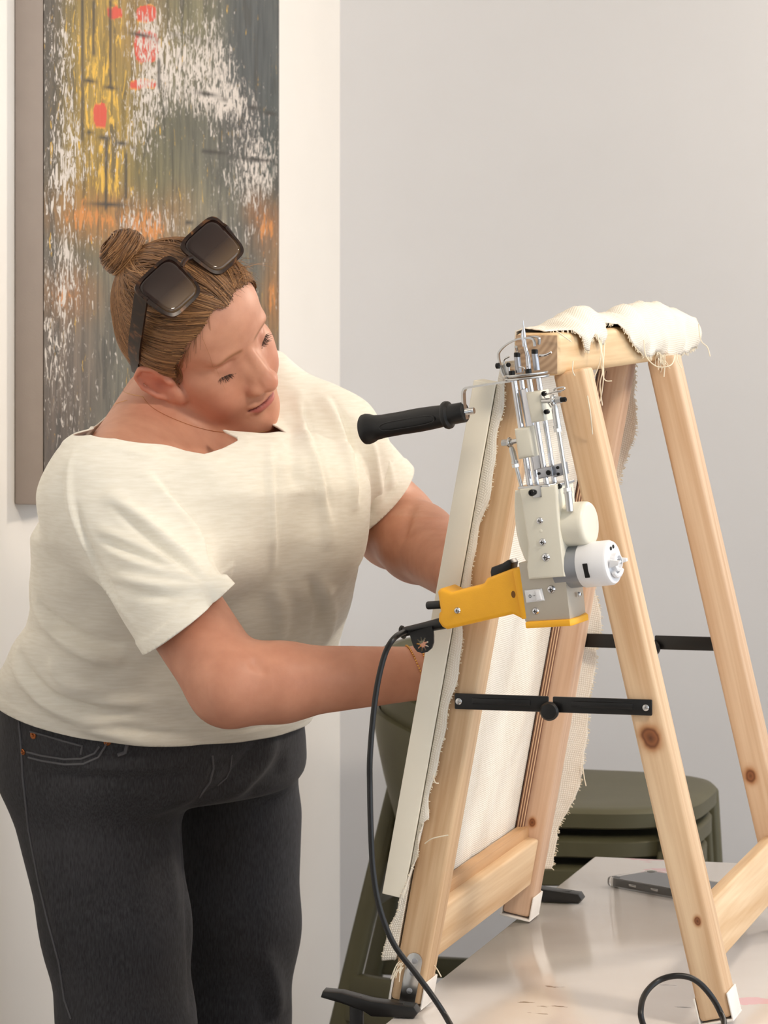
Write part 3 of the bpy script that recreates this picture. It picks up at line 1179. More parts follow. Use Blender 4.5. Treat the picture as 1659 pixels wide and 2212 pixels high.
rows = []
NZ = 150
edge_near, edge_far = [], []
for i in range(NZ + 1):
    z = 0.050 + (LT + 0.012 - 0.050) * i / NZ
    wc = leg_w(0, z) - 0.0178
    # far border: wraps round behind the far leg as far as its frayed outline shows
    dF = FD + 0.045
    wE = wc + 0.03
    for _ in range(3):
        p = LF(wE, dF, TZ + z)
        py = YH + (CAMZ - p.z) / p.y * F
        k = (far_edge(py) + 3.0 * wob(z * 3, 1.0) - W / 2) / F
        wE = (k * (OY + UD.y * dF) - OX - UD.x * dF) / (UW.x - k * UW.y)
    wE = max(wc + 0.004, min(wE, wc + 0.075))
    row = []
    # near border: lies round the corner of the leg, loose low down
    lap = 0.0095 + 0.0045 * wob(z, 4.0)
    low = max(0.0, min(1.0, (0.19 - z) / 0.10))
    if low > 0:
        row.append(LF(wc - 0.003 - 0.006 * low + 0.004 * wob(z * 1.5, 2.0) + lap * (1 - low), -0.0255 - 0.004 * low, TZ + z))
        row.append(LF(wc - 0.002 * low + lap * 0.5 * (1 - low), -0.0252 + 0.002 * low, TZ + z))
    else:
        row.append(LF(wc + lap, -0.0258, TZ + z))
        row.append(LF(wc + lap * 0.5, -0.0256, TZ + z))
    row.append(LF(wc, -0.0245, TZ + z))
    nd_ = 46
    for j in range(nd_ + 1):
        t = j / nd_
        dd = -0.0225 + (FD + 0.02 + 0.0225) * t
        sag = 0.0012 * math.sin(math.pi * t) * wob(z * 0.4 + t, 0.3)
        row.append(LF(wc - 0.0004 + sag, dd, TZ + z))
    for j in range(1, 11):
        t = j / 10
        sw_ = t * t * (3 - 2 * t)
        dd = FD + 0.02 + (dF - FD - 0.02) * math.sin(t * math.pi / 2)
        row.append(LF(wc - 0.0004 + (wE - wc) * (0.35 * t + 0.65 * sw_), dd, TZ + z))
    edge_near.append(row[0])
    edge_far.append(row[-1])
    rows.append(row)
grid_obj('cloth_panel', rows, mcl, cloth, 0.0011)

# drape over the beam: puffed top, ragged hem down the right side
hang = ((-0.05, -0.020), (-0.02, -0.012), (0.0, -0.004), (0.02, 0.006), (0.045, 0.019), (0.06, 0.020), (0.075, 0.010), (0.09, 0.004), (0.105, 0.008), (0.125, 0.017), (0.14, 0.012),
        (0.155, -0.002), (0.18, -0.006), (0.22, -0.004), (0.25, 0.006), (0.29, 0.020), (0.34, 0.032), (0.385, 0.036), (0.41, 0.030), (0.45, 0.034), (0.52, 0.040), (0.60, 0.036), (0.68, 0.030))
puff = ((-0.05, 0.002), (0.0, 0.005), (0.06, 0.012), (0.12, 0.022), (0.18, 0.020), (0.24, 0.012), (0.30, 0.014), (0.36, 0.020), (0.44, 0.022), (0.52, 0.022), (0.60, 0.016), (0.68, 0.006))


def tabl(tab, x):
    for (a, va), (b, vb) in zip(tab, tab[1:]):
        if a <= x <= b:
            t = (x - a) / (b - a)
            t = t * t * (3 - 2 * t)
            return va + (vb - va) * t
    return tab[0][1] if x < tab[0][0] else tab[-1][1]


rows = []
NU = 120
hem = []
top_z = TZ + LT + 0.041
for i in range(NU + 1):
    d = -0.040 + 0.714 * i / NU
    h = tabl(hang, d) + 0.0022 * wob(d * 4, 1.7)
    pf = tabl(puff, d)
    row = []
    wl_, wr_ = BW - 0.0225, BW + 0.0225
    # left side from the panel up
    for (w, z) in ((wl_ - 0.0016, -0.040), (wl_ - 0.0014, -0.022), (wl_ - 0.0014, -0.006)):
        row.append(LF(w, d, top_z + z))
    span = 0.045 + 0.004
    nt2 = 12
    endw = wr_ + 0.0032 if h > 0 else wr_ + h
    for j in range(nt2 + 1):
        t = j / nt2
        w = wl_ - 0.001 + (endw - wl_ + 0.001) * t
        bump_ = pf * math.sin(math.pi * min(1, t * 0.92 + 0.02)) ** 0.8
        bump_ += 0.0022 * wob(d * 2 + t * 0.15, 2.2) * math.sin(math.pi * t)
        row.append(LF(w, d, top_z + 0.0012 + max(bump_, 0)))
    nh2 = 8
    for j in range(1, nh2 + 1):
        t = j / nh2
        hh = max(h, 0.0005)
        out = 0.0032 + 0.007 * math.sin(math.pi * t) * min(1, hh / 0.03) * (0.6 + 0.5 * math.sin(d * 60)) + 0.002 * t
        if h > 0:
            row.append(LF(wr_ + out, d, top_z + 0.001 - hh * t))
        else:
            row.append(row[-1] + Vector((0, 0, -0.00008)))
    hem.append(row[-1])
    rows.append(row)
grid_obj('cloth_drape', rows, mcl, cloth, 0.0012)

# frayed borders and hanging threads: countless short ends
mb = MB()


def fringe(path, dirs, n, l0, l1, rr=0.0004):
    for _ in range(n):
        k = rnd.random() * (len(path) - 1)
        i = int(k)
        p = path[i].lerp(path[i + 1], k - i)
        d = Vector(dirs) + Vector((rnd.uniform(-.5, .5), rnd.uniform(-.5, .5), rnd.uniform(-.5, .5)))
        d.normalize()
        L_ = rnd.uniform(l0, l1)
        q = p + d * L_ * 0.5 + Vector((rnd.uniform(-.2, .2), 0, rnd.uniform(-.2, .2))) * L_
        mb.tube([p - d * 0.001, q, p + d * L_ + Vector((0, 0, -L_ * 0.2))], rr, 4)


fringe(edge_near, UW * 0.9, 220, 0.0006, 0.0022)
fringe(edge_far, UW * 0.9, 320, 0.0008, 0.0035)
fringe([h for h in hem], Vector((0.15, -0.1, -1)), 260, 0.0008, 0.0035)
fringe(hem[78:94], Vector((0.15, -0.1, -1)), 60, 0.006, 0.018)
mb.build('frayed_edge', M['thread'], cloth).__setitem__('kind', 'stuff')


def thread(pts, r=0.0006):
    mb = MB()
    mb.tube(catmull(pts, 7), r, 6)
    mb.build('loose_thread', M['thread'], cloth)


yt = 3.415
for pl in ([(1290, 722, 3.52), (1298, 760, 3.50), (1290, 800, 3.50), (1275, 826, 3.50)],
           [(1300, 730, 3.52), (1300, 790, 3.50), (1306, 820, 3.50), (1322, 823, 3.50)],
           [(1296, 735, 3.52), (1304, 800, 3.49), (1298, 860, 3.49), (1290, 872, 3.49)],
           [(1306, 740, 3.52), (1302, 800, 3.49), (1296, 830, 3.49), (1301, 876, 3.49)],
           [(1391, 735, 3.70), (1396, 770, 3.69), (1420, 792, 3.69), (1450, 788, 3.69), (1458, 765, 3.72)],
           [(1436, 765, 3.72), (1436, 790, 3.72), (1434, 814, 3.72)],
           [(1509, 700, 3.86), (1514, 735, 3.86), (1528, 750, 3.86), (1534, 770, 3.86)],
           [(1462, 762, 3.75), (1464, 780, 3.74), (1472, 795, 3.74)],
           [(1202, 715, 3.40), (1216, 725, 3.40), (1234, 738, 3.405)],
           [(1238, 780, 3.405), (1237, 800, 3.40), (1242, 812, 3.40)],
           [(1269, 855, 3.42), (1275, 890, 3.415), (1280, 938, 3.425)],
           [(918, 1822, 3.465), (935, 1811, 3.455), (968, 1804, 3.45)],
           [(936, 1675, 3.465), (940, 1690, 3.46), (948, 1692, 3.46)],
           [(1258, 1652, 3.985), (1262, 1680, 3.985), (1266, 1698, 3.985)],
           [(938, 2086, 3.50), (945, 2095, 3.49), (953, 2110, 3.49)]):
    thread([P(*q) for q in pl])
for k in range(9):
    a = rnd.uniform(-0.5, 0.7)
    p = P(866 + rnd.uniform(-3, 6), 2085 + rnd.uniform(-8, 8), 3.47)
    thread([p, p + Vector((-0.004 + a * 0.003, 0, -0.004)), p + Vector((-0.007 + a * 0.006, -0.001, -0.010 - rnd.random() * 0.006))], 0.0004)


# ------------------------------------------------------------------ clamps at the table edge
def clamp(name, w, d, label, yaw):
    z = TABLE
    root = thing('bar_clamp', LF(w, d, z), label, 'clamp', 'clamps holding the frame feet', rotz=ANG + yaw)
    Mx = Matrix.Translation(LF(w, d, z)) @ Matrix.Rotation(ANG + yaw, 4, 'Z')
    mb = MB()
    out = [(0.030, 0.001), (0.034, 0.006), (0.030, 0.012), (-0.012, 0.016), (-0.042, 0.023), (-0.060, 0.024), (-0.062, 0.018), (-0.042, 0.013), (-0.020, 0.006), (-0.012, 0.001)]
    mb.prism(out, -0.011, 0.011, lambda a, y, b: (a, y, b), bevel=0.002)
    up = mb.build('upper_jaw', M['blackplastic'], root, matrix=Mx)
    mb = MB()
    mb.box((0.004, 0, 0.0125), (0.03, 0.012, 0.003), bevel=0.001)
    mb.build('jaw_inset', M['blackrubber'], up, matrix=Mx)
    mb = MB()
    mb.box((-0.028, 0, -0.040), (0.013, 0.010, 0.118), bevel=0.002)
    mb.build('clamp_bar', M['blackmetal'], root, matrix=Mx)
    mb = MB()
    mb.prism([(0.030, -0.030), (0.030, -0.026), (-0.02, -0.026), (-0.036, -0.034), (-0.042, -0.060), (-0.03, -0.064), (-0.020, -0.042)], -0.009, 0.009, lambda a, y, b: (a, y, b), bevel=0.002)
    mb.build('lower_jaw', M['blackplastic'], root, matrix=Mx)
    mb = MB()
    mb.box((0.018, 0, -0.0245), (0.02, 0.016, 0.004), bevel=0.001)
    mb.build('rubber_pad', M['blackrubber'], root, matrix=Mx)


clamp('c', -0.012, -0.048, 'black clamp gripping the table edge beside the zinc bracketed foot', 0.10)
clamp('c', 0.016, 0.595, 'black clamp on the table behind the far padded foot of the frame', 0.0)


# ------------------------------------------------------------------ the tufting gun hanging at the end of the beam
GM = Matrix.Translation(P(1170, 1290, 3.36)) @ Matrix.Rotation(math.radians(-6.3), 4, 'Y') @ Matrix.Rotation(math.radians(-27), 4, 'Z')
GI = GM.inverted()


def g(px, py, yl=0.0):
    """the point of the gun's own space on its plane y = yl, seen at a picture position"""
    o = GI @ Vector((0, 0, CAMZ))
    d = (GI.to_3x3() @ ray(px, py))
    t = (yl - o.y) / d.y
    return o + d * t


gun = thing('tufting_gun', P(1170, 1350, 3.36), 'yellow and cream electric tufting gun hanging needle up at the beam end', 'tufting gun')


def gpart(mb, name, mat, deg=35, parent=None):
    return mb.build(name, mat, parent or gun, deg=deg, matrix=GM)


def outline(pts, yl):
    out = []
    for (x, y) in pts:
        q = g(x, y, yl)
        out.append((q.x, q.z))
    return out


ID = lambda a, y, b: (a, y, b)


def screw(px, py, yl, r, parent=None, mat='chrome', ax=(0, -1, 0), name='screw'):
    p = g(px, py, yl) if not isinstance(px, Vector) else px
    mb = MB()
    mb.lathe([(0.0, -0.001), (r, -0.001), (r, 0.0003), (r * 0.75, r * 0.45), (r * 0.35, r * 0.6), (0.0, r * 0.6)], p, ax, sides=20)
    s = gpart(mb, name, M[mat], 30, parent)
    c = p + Vector(ax) * (r * 0.56)
    mb = MB()
    if abs(ax[1]) > 0.5:
        mb.box(c, (r * 0.95, r * 0.16, r * 0.2))
        mb.box(c, (r * 0.2, r * 0.16, r * 0.95))
    else:
        mb.box(c, (r * 0.16, r * 0.95, r * 0.2))
        mb.box(c, (r * 0.16, r * 0.2, r * 0.95))
    gpart(mb, 'cross_slot', M['darkgap'], parent=s)
    return s


def blackbolt(p, ax, r, h, parent=None):
    mb = MB()
    mb.lathe([(0.0, 0), (r, 0), (r, h * 0.85), (r * 0.85, h), (r * 0.5, h), (r * 0.45, h * 0.7), (0.0, h * 0.7)], p, ax, sides=18)
    return gpart(mb, 'cap_screw', M['blackscrew'], 30, parent)


# grey drive box: front, right side and a slanted rear corner, seen on its yellow base
BD = 0.046
mb = MB()
f0 = [g(1123, 1229), g(1220, 1244), g(1231, 1337), g(1139, 1344)]
x0, x1 = f0[3].x, f0[2].x
zt, zb = f0[0].z + 0.006, (f0[2].z + f0[3].z) / 2
plan = [(x0 - 0.002, 0.0), (x1, 0.0), (x1 + 0.0, BD * 0.55), (x1 - 0.004, BD), (x0 - 0.002, BD)]
mb.prism([(a, b) for a, b in plan], zb, zt, lambda a, y, b: (a, b, y), bevel=0.001)
gpart(mb, 'drive_box', M['boxgrey'])
plan2 = [(x0 - 0.001, -0.0022), (x1 + 0.0005, -0.0022), (x1 + 0.0025, 0.001), (x1 + 0.0025, BD * 0.8), (x1 - 0.004, BD + 0.002), (x0 - 0.001, BD + 0.002)]
mb = MB()
mb.prism(plan2, zb - 0.0062, zb + 0.0002, lambda a, y, b: (a, b, y), bevel=0.0012)
gpart(mb, 'base_plate', M['yellow'])

# yellow grip
mb = MB()
hp = [(945, 1278), (950, 1272), (957, 1270), (975, 1279), (1037, 1264), (1046, 1259), (1052, 1249), (1104, 1229), (1122, 1227), (1137, 1336), (1126, 1336), (1108, 1327), (1060, 1338),
      (1022, 1347), (966, 1360), (955, 1354), (947, 1342), (948, 1325), (952, 1320)]
mb.prism(outline(hp, 0.004), 0.002, 0.034, ID, bevel=0.0065, seg=4)
grip = gpart(mb, 'grip', M['yellow'], 40)
mb = MB()
hp = [(1106, 1230), (1124, 1226), (1139, 1338), (1126, 1338)]
mb.prism(outline(hp, 0.0), -0.0005, 0.038, ID, bevel=0.002)
gpart(mb, 'grip_collar', M['yellow'], 40, grip)
screw(988, 1319, 0.0022, 0.0034, grip)
mb = MB()
mb.lathe([(0.0, 0.0), (0.0024, 0.0), (0.0022, 0.0002), (0.0, 0.0002)], g(1109, 1284, 0.0021), (0, -1, 0), scale2=1.5, sides=18, up=(1, 0, 0))
gpart(mb, 'screw_hole', simple('deep_yellow', (120, 76, 14), 0.6), 30, grip)
# black trigger and lock knob
mb = MB()
tp = [(1061, 1226), (1085, 1217), (1096, 1210), (1101, 1209), (1106, 1216), (1104, 1230), (1088, 1245), (1061, 1249), (1059, 1236)]
mb.prism(outline(tp, 0.010), 0.009, 0.026, ID, bevel=0.002)
gpart(mb, 'trigger', M['blackplastic'])
mb = MB()
a = g(923, 1308, 0.016)
b = g(952, 1306, 0.016)
mb.lathe([(0.0, 0), (0.0035, 0), (0.0040, 0.001), (0.0040, (b - a).length)], a, b - a, sides=20)
gpart(mb, 'lock_button', M['blackplastic'])
# rocker switch with its marks O and I
mb = MB()
sw = outline([(1134, 1275), (1171, 1271), (1177, 1297), (1138, 1302)], 0.0)
mb.prism(sw, -0.0016, 0.0004, ID, bevel=0.0005)
bez = gpart(mb, 'switch_bezel', M['whiteplastic'])
mb = MB()
mb.prism(outline([(1137, 1278), (1158, 1275), (1161, 1297), (1141, 1299)], -0.0016), -0.0022, -0.001, ID, bevel=0.0003)
mb.prism(outline([(1158, 1275), (1167, 1274), (1172, 1295), (1161, 1297)], -0.0016), -0.0044, -0.001, ID, bevel=0.0006)
gpart(mb, 'rocker', M['whiteplastic'], parent=bez)
mb = MB()
c = g(1145, 1288, -0.0023)
mb.tube([c + Vector((0.0011 * math.cos(t * math.pi / 8), -0.0001, 0.0015 * math.sin(t * math.pi / 8))) for t in range(16)], 0.00022, 5, closed=True)
c2 = g(1154, 1287, -0.0023)
mb.box(c2, (0.0017, 0.0003, 0.00045))
gpart(mb, 'switch_marks', M['darkgap'], parent=bez)
screw(1191, 1273, 0.0, 0.0042)
screw(1157, 1320, 0.0, 0.0036)
screw(g(1231, 1290, 0.0) + Vector((0.001, BD * 0.45, 0)), 0, 0, 0.0026, ax=(1, 0, 0))

# cream housing over the crank
HF = -0.006
mb = MB()
hs = [(1121, 1057), (1200, 1046), (1203, 1075), (1206, 1120), (1219, 1246), (1141, 1252), (1137, 1225), (1140, 1180), (1128, 1100)]
mb.prism(outline(hs, HF), HF, 0.036, ID, bevel=0.0022, seg=3)
hous = gpart(mb, 'housing', M['cream'], 40)
mb = MB()
fin = [(1110, 1060), (1124, 1058), (1150, 1056), (1150, 1220), (1140, 1222), (1130, 1206), (1120, 1180), (1113, 1150), (1110, 1120), (1109, 1092)]
mb.prism(outline(fin, 0.002), 0.002, 0.034, ID, bevel=0.004, seg=4)
gpart(mb, 'housing_fin', M['cream'], 45, hous)
mb = MB()
fl = [(1141, 1062), (1150, 1061), (1153, 1140), (1162, 1212), (1150, 1222), (1142, 1180), (1139, 1110)]
mb.prism(outline(fl, HF), HF + 0.0005, 0.006, ID, bevel=0.0012)
gpart(mb, 'housing_rib', M['cream'], 45, hous)
for (x, y, r, mt) in ((1166, 1125, .0034, 'chrome'), (1172, 1171, .0036, 'chrome'), (1179, 1204, .0042, 'chrome')):
    screw(x, y, HF, r, hous, mt)
mb = MB()
mb.lathe([(0.0, 0.0002), (0.0015, 0.0002), (0.0019, 0.0), (0.0, -0.001)], g(1168, 1147, HF), (0, -1, 0), sides=14)
gpart(mb, 'pin_dimple', M['cream'], 40, hous)
# crank drum: axis across the gun, domed end to the right
ca = g(1205, 1136, 0.018)
ca.x -= 0.006
mb = MB()
R = 0.0215
Ld = 0.0405
mb.lathe([(R, 0), (R, Ld - 0.006), (R * 0.985, Ld - 0.003), (R * 0.93, Ld - 0.001), (R * 0.82, Ld), (0.0, Ld)], ca, (1, 0, 0), sides=48)
gpart(mb, 'crank_drum', M['cream'], 40)
mb = MB()
cs = ca + Vector((0.0085, -R * 0.34, R * 0.80))
mb.box(cs, (0.010, 0.016, 0.006), bevel=0.001, rot=Matrix.Rotation(0.45, 3, 'X'))
gpart(mb, 'drum_slot', M['darkgap'])
# motor: grey can and white cap, hub on the end
ma = g(1222, 1225, 0.016)
ma.x -= 0.006
Rm = 0.0205
mb = MB()
mb.lathe([(Rm, 0), (Rm, 0.036)], ma, (1, -0.0, 0.03), sides=48)
mot = gpart(mb, 'motor_can', M['motorgrey'], 40)
mx = Vector((1, 0, 0.03)).normalized()
mb = MB()
mb.lathe([(Rm + .0003, 0.025), (Rm + 0.0008, 0.026), (Rm + 0.0008, 0.053), (Rm * 0.97, 0.0555), (Rm * 0.90, 0.056), (Rm * 0.45, 0.056), (Rm * 0.43, 0.061), (Rm * 0.36, 0.062), (0.006, 0.062), (0.006, 0.059), (0.0, 0.059)], ma, mx, sides=48)
cap = gpart(mb, 'motor_cap', M['whiteplastic'], 35)
for (an, hh, l, w) in ((-100, 0.036, 0.014, 0.0050), (20, 0.034, 0.008, 0.004)):
    n_ = Vector((0, math.sin(math.radians(an)), math.cos(math.radians(an))))
    tng = mx.cross(n_)
    p = ma + mx * hh + n_ * (Rm + 0.0004)
    Rr = Matrix((mx, tng, n_)).transposed()
    mb = MB()
    mb.box(p, (w, l, 0.0012), rot=Rr, bevel=0.0005)
    gpart(mb, 'motor_vent', M['darkgap'], 35, cap)
for (dy, dz) in ((-0.003, 0.0135), (0.003, 0.0145)):
    mb = MB()
    mb.lathe([(0.0018, 0), (0.0018, 0.0005), (0, 0.0005)], ma + mx * 0.0558 + Vector((0, dy, dz)), mx, sides=14)
    gpart(mb, 'motor_vent', M['darkgap'], 35, cap)
mb = MB()
hc = ma + mx * 0.058
mb.lathe([(0.0025, 0), (0.0025, 0.0055), (0.0, 0.006)], hc, mx, sides=16)
gpart(mb, 'motor_shaft', M['steel'], 35, cap)
mb = MB()
mb.prism([(-0.002, -0.004), (0.010, -0.002), (0.012, 0.002), (0.0, 0.004)], -0.002, 0.002, lambda a, y, b: hc + Vector((a * 0.8, y - 0.012, b)), bevel=0.0005)
mb.prism([(0.0, -0.003), (0.010, -0.001), (0.010, 0.002), (0.0, 0.003)], -0.002, 0.002, lambda a, y, b: hc + Vector((a * 0.7, y + 0.011, b)), bevel=0.0005)
ar = [hc + Vector((0.001, 0.013 * math.sin(t), -0.013 * math.cos(t))) for t in np.linspace(-0.9, 0.9, 12)]
mb.tube(ar, 0.0022, 8)
gpart(mb, 'terminal_tab', M['whiteplastic'], 35, cap)

# steel guide rods, sliders and plates of the needle carriage
RY = 0.012


def rod(px0, py0, px1, py1, yl, r, name='guide_rod', mat='chrome'):
    mb = MB()
    a, b = g(px0, py0, yl), g(px1, py1, yl)
    mb.tube([a, b], r, 18)
    return gpart(mb, name, M[mat], 40)


rod(1110, 822, 1146, 1056, RY, 0.0030)
rod(1143, 818, 1182, 1054, 0.006, 0.0026)
rod(1163, 814, 1199, 1050, 0.020, 0.0026)
rod(1126, 820, 1160, 1050, 0.026, 0.0026)
mb = MB()
q = [g(1123, 842, 0.016), g(1139, 838, 0.016), g(1172, 1012, 0.016), g(1155, 1016, 0.016)]
mb.prism([(p.x, p.z) for p in q], 0.014, 0.018, ID, bevel=0.0006)
gpart(mb, 'blade_bar', M['chrome'], 35)
# upper and lower sliders
mb = MB()
sl = [(1134, 848), (1166, 844), (1176, 909), (1147, 914)]
mb.prism(outline(sl, 0.0), 0.0, 0.022, ID, bevel=0.0025, seg=3)
gpart(mb, 'upper_slider', M['cream'], 40)
mb = MB()
sl = [(1109, 927), (1143, 921), (1153, 986), (1118, 993)]
mb.prism(outline(sl, 0.001), 0.001, 0.020, ID, bevel=0.0035, seg=3)
gpart(mb, 'lower_slider', M['cream'], 40)
# aluminium clamp block with dark holes
mb = MB()
mb.prism(outline([(1159, 1013), (1191, 1008), (1194, 1028), (1163, 1035)], -0.003), -0.003, 0.014, ID, bevel=0.0008)
blk = gpart(mb, 'clamp_block', M['alu'], 30)
mb = MB()
mb.prism(outline([(1191, 1006), (1213, 1000), (1217, 1026), (1195, 1032)], 0.002), 0.002, 0.016, ID, bevel=0.0008)
gpart(mb, 'clamp_block_side', M['alu'], 30, blk)
for (x, y, yl, r) in ((1164, 1023, -0.003, .0013), (1185, 1021, -0.003, .0024), (1205, 1010, 0.002, .0014), (1206, 1024, 0.002, .0014)):
    blackbolt(g(x, y, yl), (0, -1, 0), r, 0.0012, blk)
# zinc plates
zax = Vector((0, 0, 1))
mb = MB()
pc = g(1137, 816, 0.012)
for (dz, rr) in ((0.0, 0.0225), (0.0034, 0.0215)):
    mb.lathe([(0.0, dz - 0.001), (rr - .0004, dz - 0.001), (rr, dz - 0.0004), (rr, dz + 0.0006), (rr - .0004, dz + 0.0011), (0.0, dz + 0.0011)], pc, zax, sides=44)
plate = gpart(mb, 'ring_plate', M['steel'], 35)
mb = MB()
pb = g(1166, 1050, 0.0)
mb.prism([(-0.021, -0.004), (0.012, -0.006), (0.021, 0.004), (0.021, 0.034), (-0.021, 0.034)], -0.0012, 0.0012, lambda a, y, b: pb + Vector((a, b, y)), bevel=0.0004)
gpart(mb, 'base_flange', M['steel'], 35)
mb = MB()
tb = g(1162, 1062, HF - 0.0006)
mb.box(tb + Vector((-.001, 0, 0.0)), (0.009, 0.0012, 0.011), bevel=0.0004)
gpart(mb, 'flange_tab', M['steel'], 35)
blackbolt(g(1151, 1064, HF - 0.001), (0, -1, 0), 0.0032, 0.004)
blackbolt(g(1209, 1050, 0.004), (0, -1, 0), 0.0026, 0.005)


# connecting rods with ball ends, nuts and bolts
def conrod(ring, body0, body1, nut, end, yl, s=1.0, bolt=1):
    c = g(ring[0], ring[1], yl)
    mb = MB()
    n = 20
    circ = [c + Vector((0.0, 0.0040 * s * math.cos(2 * math.pi * k / n), 0.0040 * s * math.sin(2 * math.pi * k / n))) for k in range(n)]
    mb.tube(circ, 0.0019 * s, 10, closed=True)
    mb.lathe([(0.0, -0.003), (0.0028 * s, -0.003), (0.0034 * s, 0.0), (0.0028 * s, 0.003), (0.0, 0.003)], c, (1, 0, 0), sides=18)
    b0, b1 = g(body0[0], body0[1], yl), g(body1[0], body1[1], yl)
    mb.tube([c + (b0 - c) * 0.5, b0, b1], [0.0026 * s, 0.0033 * s, 0.0033 * s], 16)
    end_o = gpart(mb, 'rod_end', M['steel'], 35)
    mb = MB()
    n0 = g(nut[0], nut[1], yl)
    ax = (b1 - b0).normalized()
    mb.lathe([(0.0, -0.0016), (0.0042 * s, -0.0016), (0.0042 * s, 0.0016), (0.0, 0.0016)], n0, ax, sides=6)
    mb.lathe([(0.0, -0.0046), (0.0038 * s, -0.0046), (0.0040 * s, -0.0020), (0.0, -0.0020)], n0, ax, sides=18)
    gpart(mb, 'lock_nut', M['steel'], 20)
    mb = MB()
    mb.tube([b1, g(end[0], end[1], yl)], 0.0021 * s, 14)
    gpart(mb, 'connecting_rod', M['steel'], 35)
    mb = MB()
    mb.lathe([(0.0, 0), (0.0034, 0), (0.0034, 0.006), (0.0, 0.006)], c + Vector((bolt * 0.0018, 0, 0)), (bolt, 0, 0), sides=6)
    gpart(mb, 'hex_nut', M['steel'], 20)
    return c


c = conrod((1196, 865), (1199, 886), (1204, 918), (1205, 929), (1226, 1056), -0.001, 1.0, 1)
blackbolt(c + Vector((0.0078, 0, 0)), (1, 0, 0), 0.0024, 0.005)
mb = MB()
n0 = g(1226, 1058, -0.001)
e0, e1 = g(1227, 1064, -0.001), g(1231, 1104, -0.001)
ax = (e1 - e0).normalized()
mb.lathe([(0.0, -0.002), (0.0042, -0.002), (0.0042, 0.0012), (0.0, 0.0012)], n0, ax, sides=6)
mb.lathe([(0.0, 0.0016), (0.0042, 0.0016), (0.0042, 0.0036), (0.0, 0.0036)], n0, ax, sides=18)
mb.tube([e0, e1], 0.0036, 16)
gpart(mb, 'rod_end', M['steel'], 30)
c = conrod((1101, 956), (1107, 975), (1113, 1000), (1114, 1006), (1127, 1054), 0.010, 0.9, -1)
mb = MB()
mb.tube([c, g(1118, 952, 0.010)], 0.0024, 12)
gpart(mb, 'slider_pin', M['steel'], 35)
mb = MB()
mb.tube([g(1196, 865, -0.001), g(1172, 866, 0.002)], 0.0024, 12)
gpart(mb, 'slider_pin', M['steel'], 35)
# spring clip and screws beside the upper slider
mb = MB()
mb.tube(catmull([g(1180, 852, 0.0), g(1200, 846, 0.0), g(1218, 842, 0.0), g(1217, 836, 0.001), g(1200, 840, 0.002), g(1198, 846, 0.004), g(1212, 846, 0.004)], 6), 0.0008, 8)
mb.tube([g(1173, 853, 0.0), g(1190, 880, 0.0)], 0.0007, 8)
gpart(mb, 'spring_clip', M['steel'], 35)
blackbolt(g(1177, 850, 0.002), (0, -1, 0), 0.0024, 0.004)
blackbolt(g(1183, 889, 0.002), (0, -1, 0), 0.0024, 0.005)

# head: posts with black caps, bracket, presser feet, needle
for (xa, ya, xb, yb, yl) in ((1121, 805, 1117, 770, 0.008), (1160, 800, 1155, 763, 0.010)):
    mb = MB()
    mb.tube([g(xa, ya, yl), g(xb, yb, yl)], 0.0030, 16)
    post = gpart(mb, 'post', M['alu'], 35)
    blackbolt(g(xb, yb + 1, yl), g(xb, yb - 10, yl) - g(xb, yb, yl), 0.0031, 0.0042, post)
blackbolt(g(1106, 810, 0.004), (0, 0, 1), 0.0030, 0.004)
blackbolt(g(1142, 806, 0.0), (0, 0, 1), 0.0030, 0.004)


def strip(pts, yl, wy, th, name):
    """bent flat strip: path in the gun's front plane, wy deep"""
    path = [g(x, y, yl) for x, y in pts]
    path = catmull(path, 5)
    vs, fs = [], []
    for i, p in enumerate(path):
        t = (path[min(i + 1, len(path) - 1)] - path[max(i - 1, 0)]).normalized()
        n = Vector((-t.z, 0, t.x))
        for (sy, sn) in ((-1, -1), (1, -1), (1, 1), (-1, 1)):
            vs.append(p + Vector((0, sy * wy / 2, 0)) + n * sn * th / 2)
    for i in range(len(path) - 1):
        for k in range(4):
            l = (k + 1) % 4
            fs.append((i * 4 + k, i * 4 + l, i * 4 + 4 + l, i * 4 + 4 + k))
    fs.append((3, 2, 1, 0))
    e = (len(path) - 1) * 4
    fs.append((e, e + 1, e + 2, e + 3))
    mb = MB()
    mb.add(vs, fs)
    return gpart(mb, name, M['steel'], 35)


strip([(1097, 815), (1088, 811), (1082, 795), (1077, 770), (1080, 758), (1096, 743), (1118, 733), (1138, 730), (1150, 732), (1154, 738), (1155, 748)], 0.010, 0.0034, 0.0016, 'presser_foot')
strip([(1136, 731), (1152, 727), (1162, 729), (1165, 735), (1164, 744)], 0.016, 0.0034, 0.0016, 'presser_foot')
mb = MB()
mb.prism(outline([(1082, 790), (1100, 782), (1103, 812), (1092, 814), (1086, 808)], 0.014), 0.013, 0.0145, ID, bevel=0.0004)
gpart(mb, 'foot_bracket', M['steel'], 30)
mb = MB()
mb.tube(catmull([g(1088, 785, 0.008), g(1090, 776, 0.008), g(1101, 770, 0.008)], 6), 0.0008, 8)
mb.tube(catmull([g(1121, 793, 0.004), g(1131, 794, 0.002), g(1132, 800, 0.002), g(1129, 806, 0.003)], 6), 0.0006, 8)
gpart(mb, 'spring_wire', M['steel'], 35)
blackbolt(g(1078, 790, 0.008), (-1, 0, 0), 0.0028, 0.003)
blackbolt(g(1099, 788, 0.012), (0, -1, 0), 0.0022, 0.002)
mb = MB()
mb.tube(catmull([g(1165, 768, 0.010), g(1178, 767, 0.010), g(1191, 761, 0.010)], 5), 0.0012, 8)
gpart(mb, 'thread_guide', M['chrome'], 35)
mb = MB()
